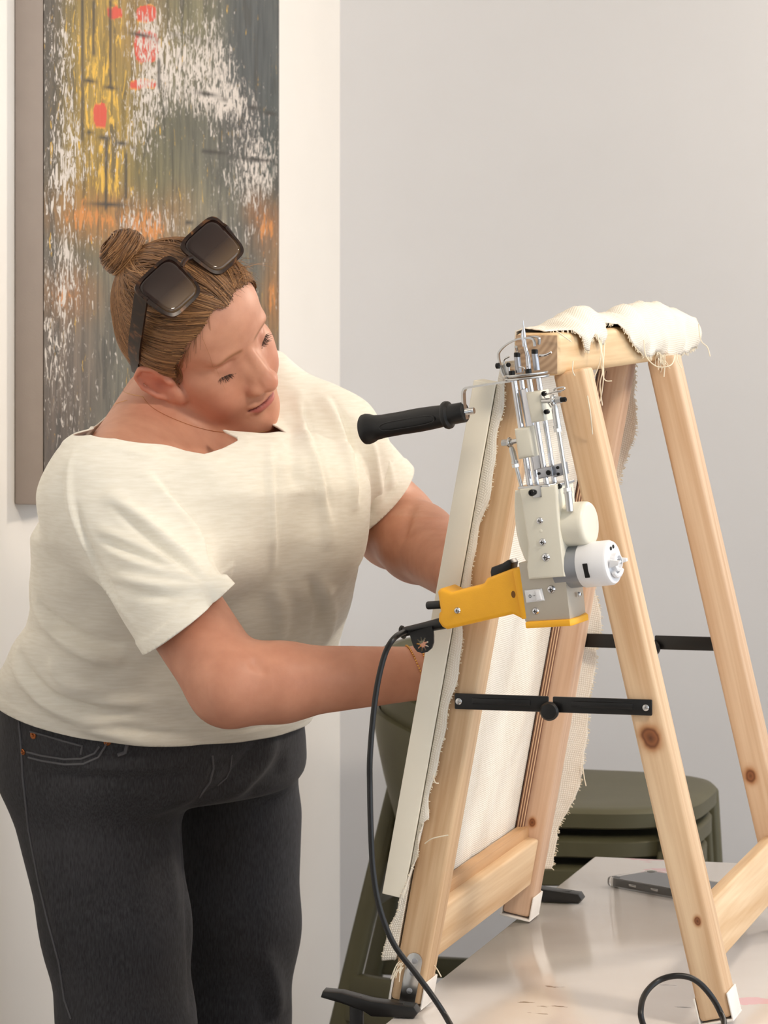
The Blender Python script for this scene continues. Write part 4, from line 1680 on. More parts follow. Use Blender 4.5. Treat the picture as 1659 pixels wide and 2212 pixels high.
nb, nm, ns, nt3 = g(1143, 808, 0.010), g(1140, 772, 0.010), g(1133, 742, 0.010), g(1130, 692, 0.010)
mb.tube([nb, nm, ns.lerp(nm, 0.3), ns, ns.lerp(nt3, 0.4), nt3], [0.0024, 0.0023, 0.0018, 0.0020, 0.0018, 0.0002], 14)
mb.tube([ns.lerp(nm, 0.2) + Vector((-0.0012, -0.001, 0)), ns.lerp(nt3, 0.4) + Vector((-0.0016, -0.001, 0)), ns.lerp(nt3, 0.66) + Vector((-0.0008, -0.0006, 0))], [0.0013, 0.0013, 0.0002], 10)
gpart(mb, 'needle', M['chrome'], 40)

# side handle on a bent zinc strap
strip([(1105, 823), (1070, 828), (1030, 834), (1008, 838), (1003, 843), (1001, 852), (1003, 880), (1008, 906)], 0.006, 0.0065, 0.0020, 'handle_strap')
a, b = g(786, 928, 0.006), g(1005, 890, 0.006)
ax = (b - a).normalized()
LH = (b - a).length
k = 0.441e-3
prof = [(0.0, 0.004), (0.010, 0.003), (0.0135, 0.0), (0.0146, 0.001), (0.0150, 0.004), (0.0142, 0.008), (0.0122, 0.013), (0.0114, 0.022), (0.0112, 0.04), (0.0116, 0.06), (0.0112, 0.075),
        (0.0106, 0.086), (0.0106, 0.0885), (0.0130, 0.0895), (0.0137, 0.0915), (0.0132, 0.094), (0.0100, 0.0955), (0.0098, LH - 0.001), (0.0090, LH), (0.0, LH)]
mb = MB()
mb.lathe(prof, a, ax, sides=40)
hd = gpart(mb, 'side_handle', M['blackrubber'], 40)
mb = MB()
fr = Vector((0, -1, 0))
up_ = ax.cross(fr)
loop = []
for t in range(40):
    an = 2 * math.pi * t / 40
    h = 0.053 + 0.030 * math.copysign(abs(math.cos(an)) ** 0.45, math.cos(an))
    v = 0.0042 * math.copysign(abs(math.sin(an)) ** 0.7, math.sin(an))
    loop.append(a + ax * h + up_ * (v + 0.001) + fr * math.sqrt(max(0.0114 ** 2 - v * v, 1e-9)))
mb.tube(loop, 0.0007, 8, closed=True)
gpart(mb, 'grip_groove', M['blackrubber'], 40, hd)
mb = MB()
ph = [(0.0034 if i % 2 else 0.0029, 0.0006 * i) for i in range(17)]
mb.lathe([(0.0, 0.0)] + ph + [(0.0, 0.0006 * 16)], b, ax, sides=16)
gpart(mb, 'threaded_bolt', M['steel'], 20)

# cord: strain relief, tag and the long black cable
mb = MB()
a, b = g(868, 1366, 0.018), g(962, 1345, 0.018)
ax = b - a
Ls = ax.length
mb.lathe([(0.0, 0), (0.0062, 0.0), (0.0068, 0.001), (0.0062, 0.002), (0.0046, 0.0022), (0.0050, Ls * 0.5), (0.0060, Ls), (0.0, Ls)], a, ax, sides=24)
gpart(mb, 'strain_relief', M['blackrubber'], 40)
# tag: black lobe with a sun shaped cut-out
cu = bpy.data.curves.new('cord_tag', 'CURVE')
cu.dimensions = '2D'
cu.fill_mode = 'BOTH'
cu.extrude = 0.0012
tc0 = g(913, 1391, 0.012)


def spline2(pts):
    s = cu.splines.new('POLY')
    s.points.add(len(pts) - 1)
    for q, p in zip(s.points, pts):
        q.co = (p[0], p[1], 0, 1)
    s.use_cyclic_u = True


o2 = [(x - tc0.x, z - tc0.z) for x, z in outline([(885, 1366), (934, 1352), (937, 1372), (937, 1388), (933, 1400), (924, 1408), (913, 1411), (902, 1407), (895, 1398), (890, 1384)], 0.012)]
spline2(o2)
star = []
for t in range(36):
    an = 2 * math.pi * t / 36 + 0.2
    r_ = 0.0072 if t % 4 in (0, 1) else 0.0034
    star.append((r_ * math.cos(an), r_ * math.sin(an)))
spline2(star)
tmp = bpy.data.objects.new('tmp', cu)
COL.objects.link(tmp)
dg = bpy.context.evaluated_depsgraph_get()
me = bpy.data.meshes.new_from_object(tmp.evaluated_get(dg))
bpy.data.objects.remove(tmp, do_unlink=True)
me.name = 'cord_tag'
me.materials.clear()
tagm = GM @ Matrix.Translation(tc0) @ Matrix.Rotation(math.pi / 2, 4, 'X')
tg = link('cord_tag', me, M['blackplastic'], gun, tagm)
tag(tg, 'black tag with a sun shaped cut-out')
cp = [GM @ a + (GM.to_3x3() @ ax).normalized() * 0.004]
for (x, y, yy) in ((852, 1378, 3.40), (832, 1412, 3.395), (815, 1480, 3.39), (805, 1560, 3.385), (799, 1640, 3.38), (799, 1700, 3.38), (801, 1790, 3.375), (806, 1880, 3.37), (820, 1960, 3.365),
                   (850, 2038, 3.36), (900, 2105, 3.355), (940, 2160, 3.35), (972, 2212, 3.335), (1010, 2290, 3.22), (1090, 2360, 3.08), (1200, 2380, 3.06)):
    cp.append(P(x, y, yy))
tzc = TABLE + 0.0042
for (x, y, up_z) in ((1320, 2330, 0.0), (1390, 2250, 0.004), (1384, 2190, 0.028), (1392, 2150, 0.040), (1420, 2120, 0.046), (1460, 2108, 0.046), (1500, 2116, 0.042), (1535, 2150, 0.030), (1562, 2200, 0.012), (1590, 2280, 0.002)):
    yy = (CAMZ - tzc - up_z) * F / (y - YH)
    yy = min(yy, 3.36)
    p = P(x, y, yy)
    cp.append(p)
# over the side of the table and away along the floor
cp += [LF(0.48, -0.30, TABLE + 0.0034), LF(0.62, -0.38, TABLE + 0.0034), LF(0.76, -0.42, TABLE + 0.0036), LF(0.815, -0.44, TABLE - 0.012), LF(0.822, -0.45, 0.45), LF(0.86, -0.47, 0.06), LF(1.0, -0.55, 0.0035), LF(1.6, -0.70, 0.0035), LF(2.6, -0.60, 0.0035)]
mb = MB()
mb.tube(catmull(cp, 10), 0.0029, 12)
cord = mb.build('power_cord', M['blackrubber'], gun)


# ------------------------------------------------------------------ sculpting with distance fields
def smin(a, b, k):
    h = np.clip(0.5 + 0.5 * (b - a) / k, 0, 1)
    return b + (a - b) * h - k * h * (1 - h)


def smax(a, b, k):
    return -smin(-a, -b, k)


def ell(p, c, r, R=None):
    q = p - np.asarray(c, np.float32)
    if R is not None:
        q = q @ np.asarray(R, np.float32)
    r = np.asarray(r, np.float32)
    k0 = np.sqrt(((q / r) ** 2).sum(-1))
    k1 = np.sqrt(((q / (r * r)) ** 2).sum(-1)) + 1e-9
    return k0 * (k0 - 1) / k1


def sph(p, c, r):
    return np.sqrt(((p - np.asarray(c, np.float32)) ** 2).sum(-1)) - r


def rcone(p, a, b, r1, r2):
    a, b = np.asarray(a, np.float32), np.asarray(b, np.float32)
    ab = b - a
    t = np.clip(((p - a) @ ab) / (ab @ ab), 0, 1)
    q = p - a - t[..., None] * ab
    return np.sqrt((q * q).sum(-1)) - (r1 + (r2 - r1) * t)


def axis(lo, hi, step, fine=None):
    xs = [lo]
    while xs[-1] < hi:
        x = xs[-1]
        s = step
        if fine and fine[0] - step < x < fine[1]:
            s = fine[2]
        xs.append(x + s)
    while (len(xs) - 1) % 8:
        xs.append(xs[-1] + step)
    return np.array(xs, np.float32)


def surface_nets(field, xs, ys, zs, margin=0.01):
    """sparse surface extraction of field = 0 over a grid with uneven steps"""
    B = 8
    nb = [(len(a) - 1) // B for a in (xs, ys, zs)]
    cen, half = [], []
    for a in (xs, ys, zs):
        e = a[::B]
        cen.append((e[1:] + e[:-1]) / 2)
        half.append((e[1:] - e[:-1]) / 2)
    I, J, K = np.meshgrid(*[np.arange(n) for n in nb], indexing='ij')
    I, J, K = I.ravel(), J.ravel(), K.ravel()
    C = np.stack([cen[0][I], cen[1][J], cen[2][K]], 1).astype(np.float32)
    diag = np.sqrt(half[0][I] ** 2 + half[1][J] ** 2 + half[2][K] ** 2)
    f = np.concatenate([field(C[s:s + 60000]) for s in range(0, len(C), 60000)])
    keep = np.abs(f) < diag * 1.25 + margin
    I, J, K = I[keep] * B, J[keep] * B, K[keep] * B
    nblk = len(I)
    o = np.arange(B + 1)
    Vv = np.empty((nblk, B + 1, B + 1, B + 1), np.float32)
    for s in range(0, nblk, 250):
        e = min(nblk, s + 250)
        X = xs[I[s:e, None] + o][:, :, None, None]
        Y = ys[J[s:e, None] + o][:, None, :, None]
        Z = zs[K[s:e, None] + o][:, None, None, :]
        X, Y, Z = np.broadcast_arrays(X, Y, Z)
        pts = np.stack([X, Y, Z], -1).reshape(-1, 3)
        Vv[s:e] = field(pts).reshape(e - s, B + 1, B + 1, B + 1)
    ins = Vv < 0
    cnt = sum(ins[:, dx:B + dx, dy:B + dy, dz:B + dz].astype(np.int8) for dx in (0, 1) for dy in (0, 1) for dz in (0, 1))
    b, i, j, k = np.nonzero((cnt > 0) & (cnt < 8))
    gi, gj, gk = I[b] + i, J[b] + j, K[b] + k
    ny, nz = len(ys), len(zs)
    cid = (gi.astype(np.int64) * ny + gj) * nz + gk
    corner = [(dx, dy, dz) for dx in (0, 1) for dy in (0, 1) for dz in (0, 1)]
    val = np.stack([Vv[b, i + dx, j + dy, k + dz] for dx, dy, dz in corner], 1)
    pos = np.stack([np.stack([xs[gi + dx], ys[gj + dy], zs[gk + dz]], 1) for dx, dy, dz in corner], 1)
    acc = np.zeros((len(b), 3))
    n = np.zeros(len(b))
    for a in range(8):
        for c in range(a + 1, 8):
            if sum(abs(corner[a][t] - corner[c][t]) for t in range(3)) != 1:
                continue
            va, vc = val[:, a], val[:, c]
            x = (va < 0) != (vc < 0)
            t = np.where(x, va / np.where(x, va - vc, 1), 0)
            acc += np.where(x[:, None], pos[:, a] + (pos[:, c] - pos[:, a]) * t[:, None], 0)
            n += x
    V = acc / n[:, None]
    order = np.argsort(cid)
    cs = cid[order]

    def look(ci, cj, ck):
        q = (ci.astype(np.int64) * ny + cj) * nz + ck
        w = np.clip(np.searchsorted(cs, q), 0, len(cs) - 1)
        return np.where(cs[w] == q, order[w], -1)
    F_ = []
    for ax in range(3):
        sl0 = [slice(None)] + [slice(0, B)] * 3
        sl1 = list(sl0)
        sl1[ax + 1] = slice(1, B + 1)
        A0, A1 = ins[tuple(sl0)], ins[tuple(sl1)]
        b, i, j, k = np.nonzero(A0 != A1)
        flip = A0[b, i, j, k]
        g3 = [I[b] + i, J[b] + j, K[b] + k]
        u, v = (ax + 1) % 3, (ax + 2) % 3
        quad = []
        for (du, dv) in ((-1, -1), (0, -1), (0, 0), (-1, 0)):
            c = [x.copy() for x in g3]
            c[u] += du
            c[v] += dv
            quad.append(look(*c))
        q = np.stack(quad, 1)
        q[~flip] = q[~flip][:, ::-1]
        F_.append(q[(q >= 0).all(1)])
    F_ = np.concatenate(F_)
    return V, F_


def smooth_mesh(V, F_, it=1, lam=0.5):
    k = F_.shape[1]
    e = np.concatenate([F_[:, [a, (a + 1) % k]] for a in range(k)])
    e = np.concatenate([e, e[:, ::-1]])
    deg = np.bincount(e[:, 0], minlength=len(V)).astype(float)
    deg[deg == 0] = 1
    for _ in range(it):
        s = np.zeros_like(V)
        for c in range(3):
            s[:, c] = np.bincount(e[:, 0], weights=V[e[:, 1], c], minlength=len(V))
        V = V + lam * (s / deg[:, None] - V)
    return V


def vnormals(V, F_):
    a = V[F_[:, 2]] - V[F_[:, 0]]
    b = V[F_[:, -1]] - V[F_[:, 1]]
    n = np.cross(a, b)
    N = np.zeros_like(V)
    for c in range(3):
        for k in range(F_.shape[1]):
            N[:, c] += np.bincount(F_[:, k], weights=n[:, c], minlength=len(V))
    return N / (np.linalg.norm(N, axis=1, keepdims=True) + 1e-12)


def clip_mesh(V, F_, gfun):
    """keep the part of the mesh where gfun > 0, cut cleanly along gfun = 0"""
    T = F_
    if F_.shape[1] == 4:
        T = np.concatenate([F_[:, [0, 1, 2]], F_[:, [0, 2, 3]]])
    gv = gfun(V)
    pos = gv[T] > 0
    c = pos.sum(1)
    keep = T[c == 3]
    cut = T[(c == 1) | (c == 2)]
    newv, cache, out = [], {}, []
    base = len(V)

    def mid(a, b):
        key = (min(a, b), max(a, b))
        if key not in cache:
            t = gv[a] / (gv[a] - gv[b])
            cache[key] = base + len(newv)
            newv.append(V[a] + (V[b] - V[a]) * t)
        return cache[key]
    for tri in cut:
        p = [gv[x] > 0 for x in tri]
        for r in range(3):
            a, b, d = tri[r], tri[(r + 1) % 3], tri[(r + 2) % 3]
            pa, pb, pd = p[r], p[(r + 1) % 3], p[(r + 2) % 3]
            if pa and not pb and not pd:
                out.append((a, mid(a, b), mid(a, d)))
            elif pa and pb and not pd:
                m1, m2 = mid(b, d), mid(a, d)
                out.append((a, b, m1))
                out.append((a, m1, m2))
    V2 = np.concatenate([V, np.array(newv).reshape(-1, 3)]) if newv else V
    T2 = np.concatenate([keep, np.array(out, np.int64).reshape(-1, 3)]) if out else keep
    used = np.unique(T2)
    mp = np.full(len(V2), -1, np.int64)
    mp[used] = np.arange(len(used))
    return V2[used], mp[T2]


def bvh_of(V, F_):
    return BVHTree.FromPolygons([tuple(v) for v in V.tolist()], F_.tolist())


def hit(bvh, px, py, back=0.0):
    loc, nrm, _, _ = bvh.ray_cast(Vector((0, 0, CAMZ)), ray(px, py))
    if loc is None:
        return None, None
    return loc + nrm * back, nrm


def fold_displace(V, N, bvh, folds, gain=1.0):
    """folds: (picture points, height, width); ridges rise, valleys sink along the surface"""
    D = np.zeros(len(V))
    for pts, A, w in folds:
        path = []
        for q in catmull([(x, y, 0) for x, y in pts], 4):
            h, _ = hit(bvh, q.x, q.y)
            if h is not None and (not path or np.linalg.norm(np.array(h) - path[-1]) < 0.09):
                path.append(np.array(h))
        if len(path) < 2:
            continue
        path = np.array(path)
        lo, hi = path.min(0) - 3 * w, path.max(0) + 3 * w
        near = np.nonzero(((V > lo) & (V < hi)).all(1))[0]
        if not len(near):
            continue
        Q = V[near]
        best = np.full(len(near), 1e9)
        par = np.zeros(len(near))
        n = len(path) - 1
        for i in range(n):
            ab = path[i + 1] - path[i]
            t = np.clip(((Q - path[i]) @ ab) / (ab @ ab + 1e-12), 0, 1)
            d2 = ((Q - path[i] - t[:, None] * ab) ** 2).sum(1)
            m = d2 < best
            best = np.where(m, d2, best)
            par = np.where(m, (i + t) / n, par)
        val = A * gain * np.exp(-best / (w * w))
        val *= np.clip(np.minimum(par, 1 - par) * 4, 0, 1)
        D[near] += val
    return V + N * D[:, None]


def color_attr(me, name, rgb):
    """rgb in 0..255 sRGB, one per vertex"""
    a = me.color_attributes.new(name, 'FLOAT_COLOR', 'POINT')
    lin = np.clip(rgb / 255.0, 0, 1)
    lin = np.where(lin <= 0.04045, lin / 12.92, ((lin + 0.055) / 1.055) ** 2.4)
    a.data.foreach_set('color', np.concatenate([lin, np.ones((len(lin), 1))], 1).astype(np.float32).ravel())


# ------------------------------------------------------------------ the woman: pose
HK = 0.904                                             # head size
HR = np.array([[-0.589, 0.791, -0.167], [-0.573, -0.554, -0.604], [-0.570, -0.260, 0.779]])
_u, _s, _v = np.linalg.svd(HR)
HR = (_u @ _v)                                          # columns: her right, forward, up
HO = np.array(P(423, 721, 3.88))


def hw(x, y, z):
    """head space (her right, forward, up; metres before scaling) to world"""
    return Vector(HO + HR @ (np.array([x, y, z]) * HK))


S_R, S_L = P(222, 1062, 3.74), P(708, 962, 3.99)
E_R, W_R = P(496, 1478, 3.575), P(925, 1453, 3.61)
E_L, W_L = P(855, 1138, 4.06), P(1058, 1282, 3.80)
NB = P(392, 965, 3.92)
LEFT = np.array([0.707, 0.707, 0.0])
FWD = np.array([0.707, -0.707, 0.0])
TORSO = ((905, 330, 660, 3.885), (940, 260, 720, 3.87), (985, 205, 765, 3.86), (1050, 140, 785, 3.86), (1150, 86, 772, 3.88), (1250, 84, 760, 3.92), (1300, 86, 750, 3.94), (1340, 74, 740, 3.96),
         (1380, 48, 728, 3.98), (1450, 12, 700, 4.01), (1520, 6, 672, 4.03), (1600, 5, 656, 4.05), (1660, 8, 652, 4.06), (1740, 22, 650, 4.06))


def slice_table(tab, grow=0.0):
    z, cx, cy, hx = [], [], [], []
    for (py, xl, xr, y) in tab:
        z.append(CAMZ - (py - YH) / F * y)
        cx.append(((xl + xr) / 2 - W / 2) / F * y)
        cy.append(y)
        hx.append((xr - xl) / 2 / F * y + grow)
    o = np.argsort(z)
    return [np.array(v, np.float32)[o] for v in (z, cx, cy, hx)]


def slices(p, tab, ratio=0.70, ex=2.3, top=None, bottom=None):
    z, cx, cy, hx = tab
    pz = p[:, 2]
    X = p[:, 0] - np.interp(pz, z, cx)
    Y = p[:, 1] - np.interp(pz, z, cy)
    h = np.interp(pz, z, hx)
    u = (X * LEFT[0] + Y * LEFT[1])
    v = (X * FWD[0] + Y * FWD[1])
    a = h / np.sqrt(0.5 + 0.5 * ratio * ratio)
    b = a * ratio
    k = (np.abs(u / a) ** ex + np.abs(v / b) ** ex) ** (1 / ex)
    d = (k - 1) * b
    if top is not None:
        d = smax(d, pz - top, 0.05)
    if bottom is not None:
        d = smax(d, bottom - pz, 0.04)
    return d.astype(np.float32)


# ------------------------------------------------------------------ skin: head, neck, arms, hands in one surface
def head_field(q):
    x, y, z = q[:, 0], q[:, 1], q[:, 2]
    m = q.copy()
    m[:, 0] = np.abs(x)
    d = ell(q, (0, -0.006, 0.034), (0.0735, 0.090, 0.084))
    d = smin(d, ell(q, (0, 0.036, 0.036), (0.061, 0.048, 0.055)), 0.02)
    d = smin(d, ell(q, (0, 0.028, -0.040), (0.058, 0.052, 0.062)), 0.02)
    d = smin(d, ell(m, (0.040, 0.046, -0.024), (0.027, 0.028, 0.024)), 0.02)
    d = smin(d, ell(m, (0.033, 0.052, -0.052), (0.028, 0.031, 0.032)), 0.02)
    d = smin(d, ell(q, (0, 0.060, -0.069), (0.032, 0.032, 0.030)), 0.016)
    d = smin(d, rcone(m, (0.050, 0.004, -0.058), (0.019, 0.062, -0.104), 0.023, 0.0225), 0.024)
    d = smin(d, sph(q, (0, 0.0735, -0.109), 0.0200), 0.018)
    # brow, eye hollows, closed lids
    d = smin(d, ell(m, (0.026, 0.0705, 0.017), (0.024, 0.011, 0.008)), 0.014)
    d = smax(d, -ell(m, (0.033, 0.0920, -0.002), (0.0175, 0.0118, 0.0128)), 0.014)
    lid = ell(m, (0.0312, 0.0625, -0.003), (0.0152, 0.0142, 0.0142))
    d = smin(d, rcone(m, (0.0135, 0.0715, 0.000), (0.0165, 0.0720, -0.034), 0.0090, 0.0110), 0.012)
    d = smin(d, lid, 0.0035)
    # crease over the lid
    d = smax(d, -(rcone(m, (0.0215, 0.0785, 0.0042), (0.044, 0.0715, 0.003), 0.0004, 0.0012)), 0.003)
    # nose
    n = rcone(q, (0, 0.0785, 0.006), (0, 0.1030, -0.034), 0.0075, 0.0092)
    n = smin(n, sph(q, (0, 0.1040, -0.0395), 0.0118), 0.008)
    n = smin(n, ell(m, (0.0136, 0.0918, -0.0440), (0.0092, 0.0135, 0.0090)), 0.006)
    n = smin(n, ell(m, (0.0095, 0.0875, -0.0300), (0.0075, 0.0095, 0.0120)), 0.009)
    n = smin(n, ell(m, (0.0115, 0.0795, -0.0180), (0.0080, 0.0085, 0.0130)), 0.009)
    d = smin(d, n, 0.006)
    d = smax(d, -ell(m, (0.0066, 0.0985, -0.0525), (0.0036, 0.0060, 0.0034)), 0.003)
    # no groove cut by the nose wing; its shade is in the skin colour
    # lips
    up = ell(m, (0.0085, 0.0865, -0.0668), (0.0165, 0.0085, 0.0050))
    lo = ell(q, (0, 0.0868, -0.0780), (0.0195, 0.0098, 0.0066))
    d = smin(d, up, 0.004)
    d = smin(d, lo, 0.004)
    d = smax(d, -rcone(m, (0.0, 0.0965, -0.0718), (0.0245, 0.0835, -0.0735), 0.0010, 0.0009), 0.0022)
    d = smax(d, -ell(q, (0, 0.0980, -0.0895), (0.017, 0.0065, 0.0055)), 0.008)
    # ears
    er = (m - np.array([0.0755, 0.002, -0.016], np.float32)) / 1.05
    ca, sa = math.cos(0.42), math.sin(0.42)
    ex_ = er[:, 0] * ca + er[:, 1] * sa
    ey_ = -er[:, 0] * sa + er[:, 1] * ca
    ez_ = er[:, 2]
    ct, st = math.cos(0.80), math.sin(0.80)
    ey2 = ey_ * ct + ez_ * st
    ez2 = -ey_ * st + ez_ * ct
    e = np.stack([ex_, ey2, ez2], 1)
    ear = ell(e, (0.002, 0.0, 0.002), (0.0055, 0.0165, 0.029))
    rim = None
    pts = [(0.003, 0.012, 0.004), (0.006, 0.013, 0.018), (0.007, 0.004, 0.030), (0.008, -0.009, 0.027), (0.0085, -0.0165, 0.012), (0.008, -0.0155, -0.006), (0.006, -0.009, -0.020)]
    for a, b in zip(pts, pts[1:]):
        s = rcone(e, a, b, 0.0030, 0.0030)
        rim = s if rim is None else np.minimum(rim, s)
    ear = smin(ear, rim, 0.003)
    ear = smin(ear, ell(e, (0.0060, 0.001, -0.0265), (0.0055, 0.0095, 0.0110)), 0.006)
    ear = smax(ear, -ell(e, (0.0105, 0.0015, -0.001), (0.0075, 0.0085, 0.0125)), 0.004)
    ear = smax(ear, -ell(e, (0.0105, -0.0055, 0.016), (0.0055, 0.0060, 0.0105)), 0.003)
    ear = smin(ear, ell(e, (0.005, 0.0115, -0.006), (0.0042, 0.0040, 0.0060)), 0.003)
    d = smin(d, ear * 1.05, 0.005)
    return d


def hand_prims(wr, el, grip_dir, thumb_dir, s=1.0):
    """palm and five bent fingers; grip_dir = the way the palm faces"""
    fw = (wr - el).normalized()
    gd = Vector(grip_dir)
    gd = (gd - fw * gd.dot(fw)).normalized()
    th = Vector(thumb_dir)
    th = (th - fw * th.dot(fw) - gd * th.dot(gd)).normalized()
    prims = []
    palm = wr + fw * 0.048 * s
    prims.append(('c', wr + fw * 0.012 + th * 0.010, palm + th * 0.022 + fw * 0.028, 0.0185 * s, 0.0135 * s))
    prims.append(('c', wr + fw * 0.012 - th * 0.006, palm - th * 0.020 + fw * 0.024, 0.0185 * s, 0.0130 * s))
    prims.append(('c', wr + fw * 0.012, palm + fw * 0.030, 0.020 * s, 0.0140 * s))
    lens = ((0.030, 0.040, 0.024, 0.019), (0.010, 0.044, 0.028, 0.021), (-0.010, 0.041, 0.026, 0.020), (-0.027, 0.032, 0.020, 0.017))
    for (o, l1, l2, l3) in lens:
        b = palm + th * o * 0.92 * s + fw * (0.036 - abs(o - 0.008) * 0.25) * s
        d1 = (fw + gd * 0.30 + th * o * 3).normalized()
        d2 = (fw + gd * 0.75 + th * o * 2).normalized()
        d3 = (fw + gd * 1.0).normalized()
        a = b + d1 * l1 * s
        c = a + d2 * l2 * s
        e = c + d3 * l3 * s
        prims += [('f', b, a, 0.0092 * s, 0.0085 * s), ('f', a, c, 0.0084 * s, 0.0076 * s), ('f', c, e, 0.0075 * s, 0.0062 * s)]
    b = wr + fw * 0.022 * s + th * 0.022 * s + gd * 0.006
    a = b + (fw * 0.6 + th * 0.75 + gd * 0.2).normalized() * 0.036 * s
    c = a + (fw * 0.85 + th * 0.35 + gd * 0.3).normalized() * 0.030 * s
    e = c + (fw * 0.95 + gd * 0.35).normalized() * 0.024 * s
    prims += [('f', b, a, 0.0125 * s, 0.0100 * s), ('f', a, c, 0.0096 * s, 0.0088 * s), ('f', c, e, 0.0086 * s, 0.0066 * s)]
    return prims


HANDS = hand_prims(W_R, W_R - (LF(-0.035, 0.30, TABLE + 0.315) - W_R).normalized() * 0.1, UW, (0, 0, 1), 0.95)
HANDS_L = hand_prims(W_L, W_L - (LF(0.0, 0.42, TABLE + 0.42) - W_L).normalized() * 0.1, UW, (0, -0.3, 1), 0.92)
BODY_T = slice_table(TORSO, -0.014)
ZTOP = CAMZ - (930 - YH) / F * 3.87


def body_field(p):
    p = p.astype(np.float32)
    d = slices(p, BODY_T, 0.68, top=ZTOP - 0.030, bottom=1.0)
    nb = np.array(NB)
    ht = np.array(hw(0, -0.026, -0.045))
    d = smin(d, rcone(p, nb, S_R, 0.050, 0.043), 0.04)
    d = smin(d, rcone(p, nb, S_L, 0.050, 0.043), 0.04)
    d = smin(d, rcone(p, np.array(P(575, 835, 3.99)), np.array(S_L), 0.036, 0.042), 0.03)
    d = smin(d, rcone(p, np.array(P(332, 862, 3.975)), np.array(S_R), 0.034, 0.040), 0.03)
    d = smin(d, rcone(p, ht, nb + np.array([0, 0.0, -0.03]), 0.046, 0.054), 0.03)
    # collar bones
    # arms
    sr, er, wr = (np.array(v) for v in (S_R, E_R, W_R))
    d = smin(d, rcone(p, sr, er, 0.044, 0.0425), 0.025)
    fm = er + (wr - er) * 0.25 + np.array([0, 0, -0.001])
    d = smin(d, rcone(p, er, fm, 0.0370, 0.0375), 0.02)
    d = smin(d, rcone(p, fm, wr, 0.0375, 0.0265), 0.02)
    sl, el_, wl2 = (np.array(v) for v in (S_L, E_L, W_L))
    d = smin(d, rcone(p, sl, el_, 0.050, 0.046), 0.03)
    fm = el_ + (wl2 - el_) * 0.25
    d = smin(d, rcone(p, el_, fm, 0.044, 0.042), 0.02)
    d = smin(d, rcone(p, fm, wl2, 0.042, 0.0275), 0.02)
    for prims, wc in ((HANDS, wr), (HANDS_L, wl2)):
        near = np.nonzero(((p - wc) ** 2).sum(1) < 0.26 ** 2)[0]
        if len(near):
            pn = p[near]
            palm, fing = None, None
            for (t, a, b, r1, r2) in prims:
                s = rcone(pn, a, b, r1, r2)
                if t == 'c':
                    palm = s if palm is None else smin(palm, s, 0.012)
                else:
                    fing = s if fing is None else np.minimum(fing, s)
            hnd = smin(palm, fing, 0.006)
            d[near] = smin(d[near], hnd, 0.014)
    near = np.nonzero(((p - HO.astype(np.float32)) ** 2).sum(1) < 0.24 ** 2)[0]
    if len(near):
        q = ((p[near] - HO.astype(np.float32)) @ HR.astype(np.float32)) / HK
        d[near] = smin(d[near], head_field(q) * HK, 0.012)
    return d


xs = axis(-0.52, 0.24, 0.0050, (HO[0] - 0.115, HO[0] + 0.13, 0.0017))
ys = axis(3.46, 4.34, 0.0050, (HO[1] - 0.125, HO[1] + 0.12, 0.0017))
zs = axis(0.90, 1.56, 0.0050, (HO[2] - 0.135, HO[2] + 0.12, 0.0017))
BV, BF = surface_nets(body_field, xs, ys, zs, 0.006)
BV = smooth_mesh(BV, BF, 2, 0.5)
BV = fold_displace(BV, vnormals(BV, BF), bvh_of(BV, BF), [
    ([(897, 1080), (884, 1115), (876, 1150), (866, 1172)], -0.0045, 0.0065),
    ([(905, 1090), (895, 1130), (888, 1160)], 0.0022, 0.009),
    ([(540, 1425), (556, 1440), (580, 1448)], -0.0020, 0.006)])

person = thing('person', P(330, 2900, 4.0) * 1.0, 'woman in a cream T-shirt and dark jeans leaning to the tufting frame', 'person')
person.location = (-0.24, 4.0, 0.0)
me = np_mesh('body', BV, BF)
# skin tones: lips, cheeks, lids, brows, ears; some hollows have shade painted in
q = ((BV - HO) @ HR) / HK
ax_, y_, z_ = np.abs(q[:, 0]), q[:, 1], q[:, 2]
col = np.zeros((len(BV), 3)) + np.array([209, 154, 129])


def tint(w, c):
    global col
    w = np.clip(w, 0, 1)[:, None]
    col = col * (1 - w) + np.array(c) * w


def gau(cx, cy, cz, r):
    return np.exp(-(((ax_ - cx) ** 2 + (y_ - cy) ** 2 + (z_ - cz) ** 2) / (r * r)))


headm = (np.linalg.norm(q, axis=1) < 0.17)
tint(0.34 * gau(0.042, 0.066, -0.045, 0.026), (208, 126, 108))
tint(0.40 * gau(0.0, 0.110, -0.040, 0.014), (208, 128, 112))
tint(0.55 * gau(0.080, -0.004, -0.010, 0.034), (214, 128, 108))
tint(0.25 * gau(0.0, 0.09, -0.105, 0.02), (208, 134, 112))
tint(0.55 * gau(0.0800, 0.006, -0.017, 0.009), (168, 94, 78))  # shade painted into the hollow of the ear
tint(0.35 * gau(0.0800, -0.006, 0.004, 0.007), (178, 102, 84))  # shade painted into the upper fold of the ear
tint(0.35 * gau(0.0205, 0.086, -0.040, 0.006), (184, 116, 96))  # nose wing crease: its shade is painted here as a darker tone
# lips
wl_ = np.exp(-((z_ + 0.0745) / 0.0060) ** 4) * (ax_ < 0.03) * np.clip((0.0275 - ax_ - np.abs(z_ + 0.0735) * 1.4) / 0.004, 0, 1) * (y_ > 0.074)
tint(0.85 * wl_ * headm, (178, 96, 92))
tint(0.9 * np.exp(-((z_ + 0.0718 + 0.05 * ax_) / 0.0013) ** 2) * (ax_ < 0.0245) * (y_ > 0.078) * headm, (96, 38, 38))  # mouth line: the shade of the parting painted in dark
